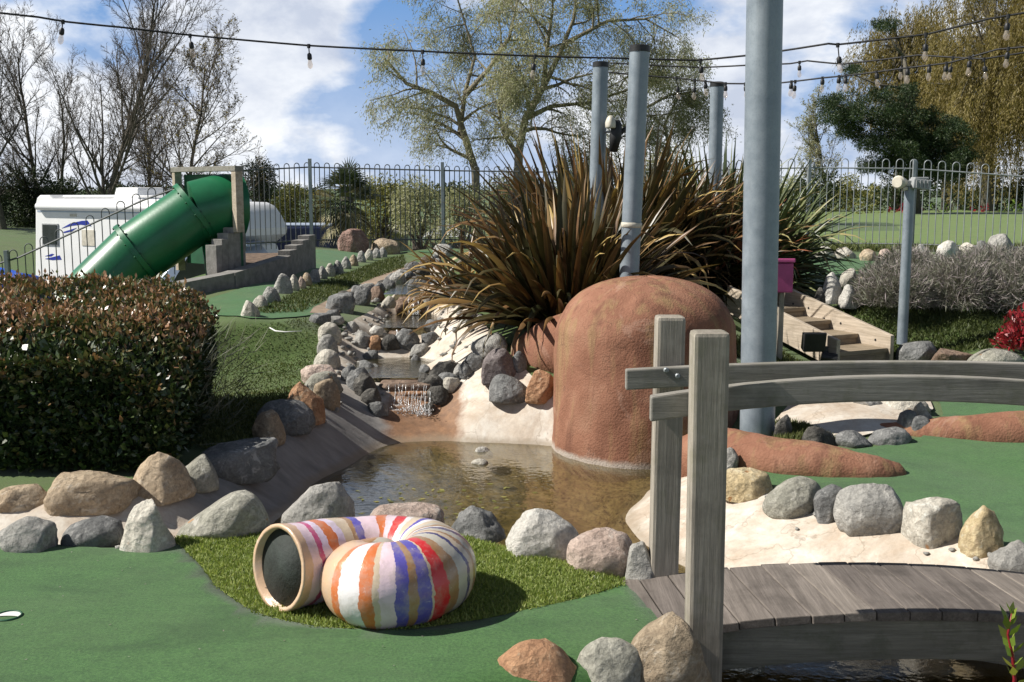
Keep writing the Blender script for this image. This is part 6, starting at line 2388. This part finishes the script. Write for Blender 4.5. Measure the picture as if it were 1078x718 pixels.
# shrubs beyond the railings
def shrub(px, Y, ytop, ybot, wpx, mat, label, seed, per=260, ln=.2, w=.09, group=None, tl=(0, 1), nb=16, name='shrub'):
    r = random.Random(seed)
    c = at(px, ytop, Y)
    zt, zb = c.z, at(px, ybot, Y).z
    W_ = wpx / 1150 * Y
    T = empty(name, (c.x, Y, zb), label, 'shrub', group)
    B_ = []
    for _ in range(nb):
        f = r.random()
        rad = min(W_, zt - zb) * r.uniform(.16, .3)
        lim = (W_ / 2 - rad * .7) * math.sqrt(max(.1, 1 - f * f * .75))
        B_.append((c.x + r.uniform(-lim, lim), Y + r.uniform(-lim, lim) * .6, zb + rad * .5 + (zt - zb - rad * 1.3) * f, rad))
    clumps(T, 'foliage', B_, per, ln, w, mat, seed, tl=tl)
    m = MB()
    for b_ in B_[:10]:
        m.tube([Vector((c.x + r.gauss(0, .1), Y, zb - .3)), Vector(b_[:3])], [.05, .015], 5, False)
    m.build('stems', M['twig'], T)


gh = 'evergreen shrubs beyond the lawn'
for i, (px_, Y, yt, wp, mt, lb) in enumerate(((862, 56, 176, 60, 'lf_dark', 'dark evergreen shrub right of the thick pole beyond the lawn'), (905, 58, 182, 70, 'lf_yellow', 'olive shrub left of the lamp post beyond the lawn'), (950, 56, 178, 70, 'lf_dark', 'dark evergreen shrub behind the slim lamp post'),
                                            (1000, 57, 186, 70, 'lf_dark', 'dark evergreen shrub below the pine'), (1050, 54, 178, 80, 'lf_dark', 'broad dark evergreen shrub at the right edge'), (838, 60, 184, 46, 'lf_willow', 'pale twiggy shrub next to the thick pole beyond the lawn'), (1090, 52, 172, 60, 'lf_dark', 'dark evergreen shrub cut off by the right edge'))):
    shrub(px_, Y, yt, 226, wp, M[mt], lb, 300 + i, 420, .15, .07, gh, nb=20)
for i, (px_, yt, wp, mt) in enumerate(((915, 213, 40, 'lf_yellow'), (960, 214, 44, 'lf_red'), (1000, 212, 46, 'lf_fresh'), (1035, 213, 40, 'lf_red'), (1066, 211, 40, 'lf_fresh'))):
    shrub(px_, 50, yt, 229, wp, M[mt], ['low yellowish shrub left of the lamp post at the lawn edge', 'low reddish shrub right of the lamp post at the lawn edge', 'low light green shrub between two reddish ones at the lawn edge', 'low reddish shrub further right at the lawn edge', 'low light green shrub at the right end of the lawn edge'][i],
          340 + i, 120, .16, .09, 'low shrubs along the lawn edge', nb=9, tl=(0, .6))
gl = 'shrubs beyond the car park'
for i, (px_, Y, yt, yb, wp, mt, lb) in enumerate(((20, 44, 168, 252, 70, 'lf_dark', 'dark evergreen shrub left of the motorhome'), (64, 46, 186, 240, 44, 'lf_dark', 'dark evergreen shrub behind the motorhome roof'), (-20, 42, 182, 252, 60, 'lf_dark', 'dark evergreen shrub cut off by the left edge'),
                                                 (272, 46, 166, 246, 44, 'lf_dark', 'tall dark green shrub right of the slide frame'), (305, 42, 192, 248, 44, 'lf_yellow', 'yellowish shrub left of the railing post'), (338, 46, 200, 248, 40, 'lf_gold', 'low brownish shrub behind the railing post'),
                                                 (400, 34, 182, 250, 52, 'lf_yellow', 'yellow-green shrub right of the palm'), (440, 32, 186, 252, 60, 'lf_willow', 'pale green shrub behind the right half of the left railing'), (486, 31, 192, 252, 56, 'lf_willow', 'pale green shrub behind the left edge of the flax'),
                                                 (540, 34, 176, 250, 70, 'lf_willow', 'pale shrub under the willow'), (620, 35, 158, 250, 80, 'lf_willow', 'pale shrub behind the steel poles'), (700, 36, 150, 250, 80, 'lf_willow', 'pale shrub behind the leaning steel pole'), (165, 62, 196, 235, 60, 'lf_dark', 'dark shrub far behind the motorhome'))):
    shrub(px_, Y, yt, yb, wp * 1.15, M[mt], lb, 400 + i, 1000 if mt != 'lf_willow' else 1000, .11 if mt != 'lf_willow' else .12, .045 if mt != 'lf_willow' else .034, gl, nb=26)

# palm
YQ = 26
c = at(365, 205, YQ)
T = empty('palm', (c.x, YQ, -1), 'bushy fan palm with drooping dead fronds behind the railing', 'palm')
V, Q, TT = [], [], []
r3 = random.Random(12)
for i in range(70):
    a = r3.uniform(0, 6.28)
    e = R(r3.uniform(-70, 85))
    ln = r3.uniform(.55, .9)
    st_ = Vector((c.x, YQ, c.z + r3.uniform(-.35, .05)))
    d = Vector((math.cos(a) * math.cos(e), math.sin(a) * math.cos(e), math.sin(e)))
    hub = st_ + d * ln * .55
    sd = d.cross(Vector((0, 0, 1)))
    sd = sd.normalized() if sd.length > .01 else Vector((1, 0, 0))
    o = len(V)
    V += [st_ - sd * .01, st_ + sd * .01, hub + sd * .01, hub - sd * .01]
    Q.append((o, o + 1, o + 2, o + 3)); TT.append(.3)
    dead_ = .8 if (e < R(-30) or r3.random() < .12) else r3.uniform(0, .6)
    up_ = sd.cross(d)
    for k in range(13):
        b_ = R(-78 + 13 * k)
        dd = d * math.cos(b_) + sd * math.sin(b_)
        t_ = hub + dd * ln * .62 - Vector((0, 0, .10)) + up_ * .0
        w_ = dd.cross(up_).normalized() * .022
        o = len(V)
        mid_ = hub.lerp(t_, .5) + Vector((0, 0, .03))
        V += [hub, mid_ + w_, t_, mid_ - w_]
        Q.append((o, o + 1, o + 2, o + 3)); TT.append(min(1, dead_ + r3.uniform(-.1, .1)))
fast_mesh('fronds', np.array([tuple(v) for v in V]), np.array(Q), M['lf_palm'], T, np.clip(np.array(TT), 0, 1))
m = MB(); m.tube([(c.x, YQ, -1.3), (c.x, YQ, c.z - .3), (c.x, YQ, c.z + .1)], [.20, .19, .12], 10)
m.build('trunk', M['bark'], T, True)

# far tree line that closes the view
r4 = random.Random(5)
bl = []
for i in range(420):
    x = r4.uniform(-130, 130)
    rad = r4.uniform(.7, 1.6)
    bl.append((x, 150 + r4.uniform(-6, 6), .5 + r4.uniform(0, .8), rad))
me_T = empty('x', (0, 0, 0), None, None)
clumps(me_T, 'far_woodland', bl, 70, .5, .25, M['lf_dark'], 8, tl=(.3, 1))
o = me_T.children[0]
o.parent = None
bpy.data.objects.remove(me_T)
tag(o, 'dark line of far woodland on the horizon', 'woodland', kind='stuff')
# ------------------------------------------------------------------ sky and sun
SUN_EL, SUN_AZ = R(43), R(2.5)       # sun from the left, a little towards the viewer
ts = Vector((-math.cos(SUN_EL) * math.cos(SUN_AZ), -math.cos(SUN_EL) * math.sin(SUN_AZ), math.sin(SUN_EL)))
sl = bpy.data.lights.new('sun', 'SUN')
sl.energy = 5.0
sl.angle = R(.55)
sl.color = (1, .955, .88)
so_ = bpy.data.objects.new('sun', sl)
COL.objects.link(so_)
so_.rotation_euler = (-ts).to_track_quat('-Z', 'Y').to_euler()
so_.location = (-10, 0, 20)

w = bpy.data.worlds.new('World')
SC.world = w
w.use_nodes = True
nt = w.node_tree
bg = nt.nodes['Background']
bg.inputs['Strength'].default_value = .05
sky = nt.nodes.new('ShaderNodeTexSky')
sky.sky_type = 'NISHITA'
sky.sun_disc = False
sky.sun_elevation = SUN_EL
sky.sun_rotation = math.atan2(ts.x, ts.y)
sky.air_density = 1.0
sky.dust_density = .6
sky.ozone_density = 1.6
tc = nt.nodes.new('ShaderNodeTexCoord')
sep = nt.nodes.new('ShaderNodeSeparateXYZ')
L(nt, tc.outputs['Generated'], sep.inputs[0])
mp = nt.nodes.new('ShaderNodeMapping')
mp.inputs['Location'].default_value = (1.35, .4, .12)
mp.inputs['Scale'].default_value = (1, 1, 1.75)
L(nt, tc.outputs['Generated'], mp.inputs[0])
n1 = noisef(nt, mp.outputs[0], 5.4, 9, .55, .1)
cov = ramp(nt, n1, [(.40, (0, 0, 0)), (.52, (1, 1, 1))])
n2 = noisef(nt, mp.outputs[0], 7.5, 7, .6, .2)
tone = ramp(nt, n2, [(.36, (8.4, 9.3, 11.2)), (.60, (14.2, 14.6, 15.2))])
# broken cloud is thick low over the trees, open overhead
el = N(nt, 'ShaderNodeMapRange')
el.inputs['From Min'].default_value = .17
el.inputs['From Max'].default_value = .36
el.inputs['To Min'].default_value = 1
el.inputs['To Max'].default_value = .03
L(nt, sep.outputs['Z'], el.inputs['Value'])
fm = nt.nodes.new('ShaderNodeMath')
fm.operation = 'MULTIPLY'
L(nt, cov, fm.inputs[0])
L(nt, el.outputs[0], fm.inputs[1])
# haze: a thin veil near the horizon
vl = N(nt, 'ShaderNodeMapRange')
vl.inputs['From Min'].default_value = 0
vl.inputs['From Max'].default_value = .16
vl.inputs['To Min'].default_value = .55
vl.inputs['To Max'].default_value = 0
L(nt, sep.outputs['Z'], vl.inputs['Value'])
mx = nt.nodes.new('ShaderNodeMath')
mx.operation = 'MAXIMUM'
L(nt, fm.outputs[0], mx.inputs[0])
L(nt, vl.outputs[0], mx.inputs[1])
# clear gaps low down keep the deep blue of a washed spring sky
gp = N(nt, 'ShaderNodeMapRange')
gp.inputs['From Min'].default_value = .20
gp.inputs['From Max'].default_value = .40
gp.inputs['To Min'].default_value = .85
gp.inputs['To Max'].default_value = 0
L(nt, sep.outputs['Z'], gp.inputs['Value'])
dim = mixc(nt, 1.0, mixc(nt, .3, sky.outputs[0], (2.6, 2.7, 2.9)), (.72, .72, .72), 'MULTIPLY')
blue = mixc(nt, gp.outputs[0], dim, (2.9, 5.8, 11.2))
L(nt, mixc(nt, mx.outputs[0], blue, tone), bg.inputs[0])

SC.view_settings.view_transform = 'Standard'
SC.view_settings.look = 'None'
SC.view_settings.exposure = 0.5
SC.view_settings.gamma = 1
SC.view_settings.use_curve_mapping = False
SC.render.engine = 'CYCLES'
SC.cycles.max_bounces = 6
SC.cycles.transparent_max_bounces = 16
SC.cycles.caustics_reflective = False
SC.cycles.caustics_refractive = False
SC.cycles.use_denoising = True
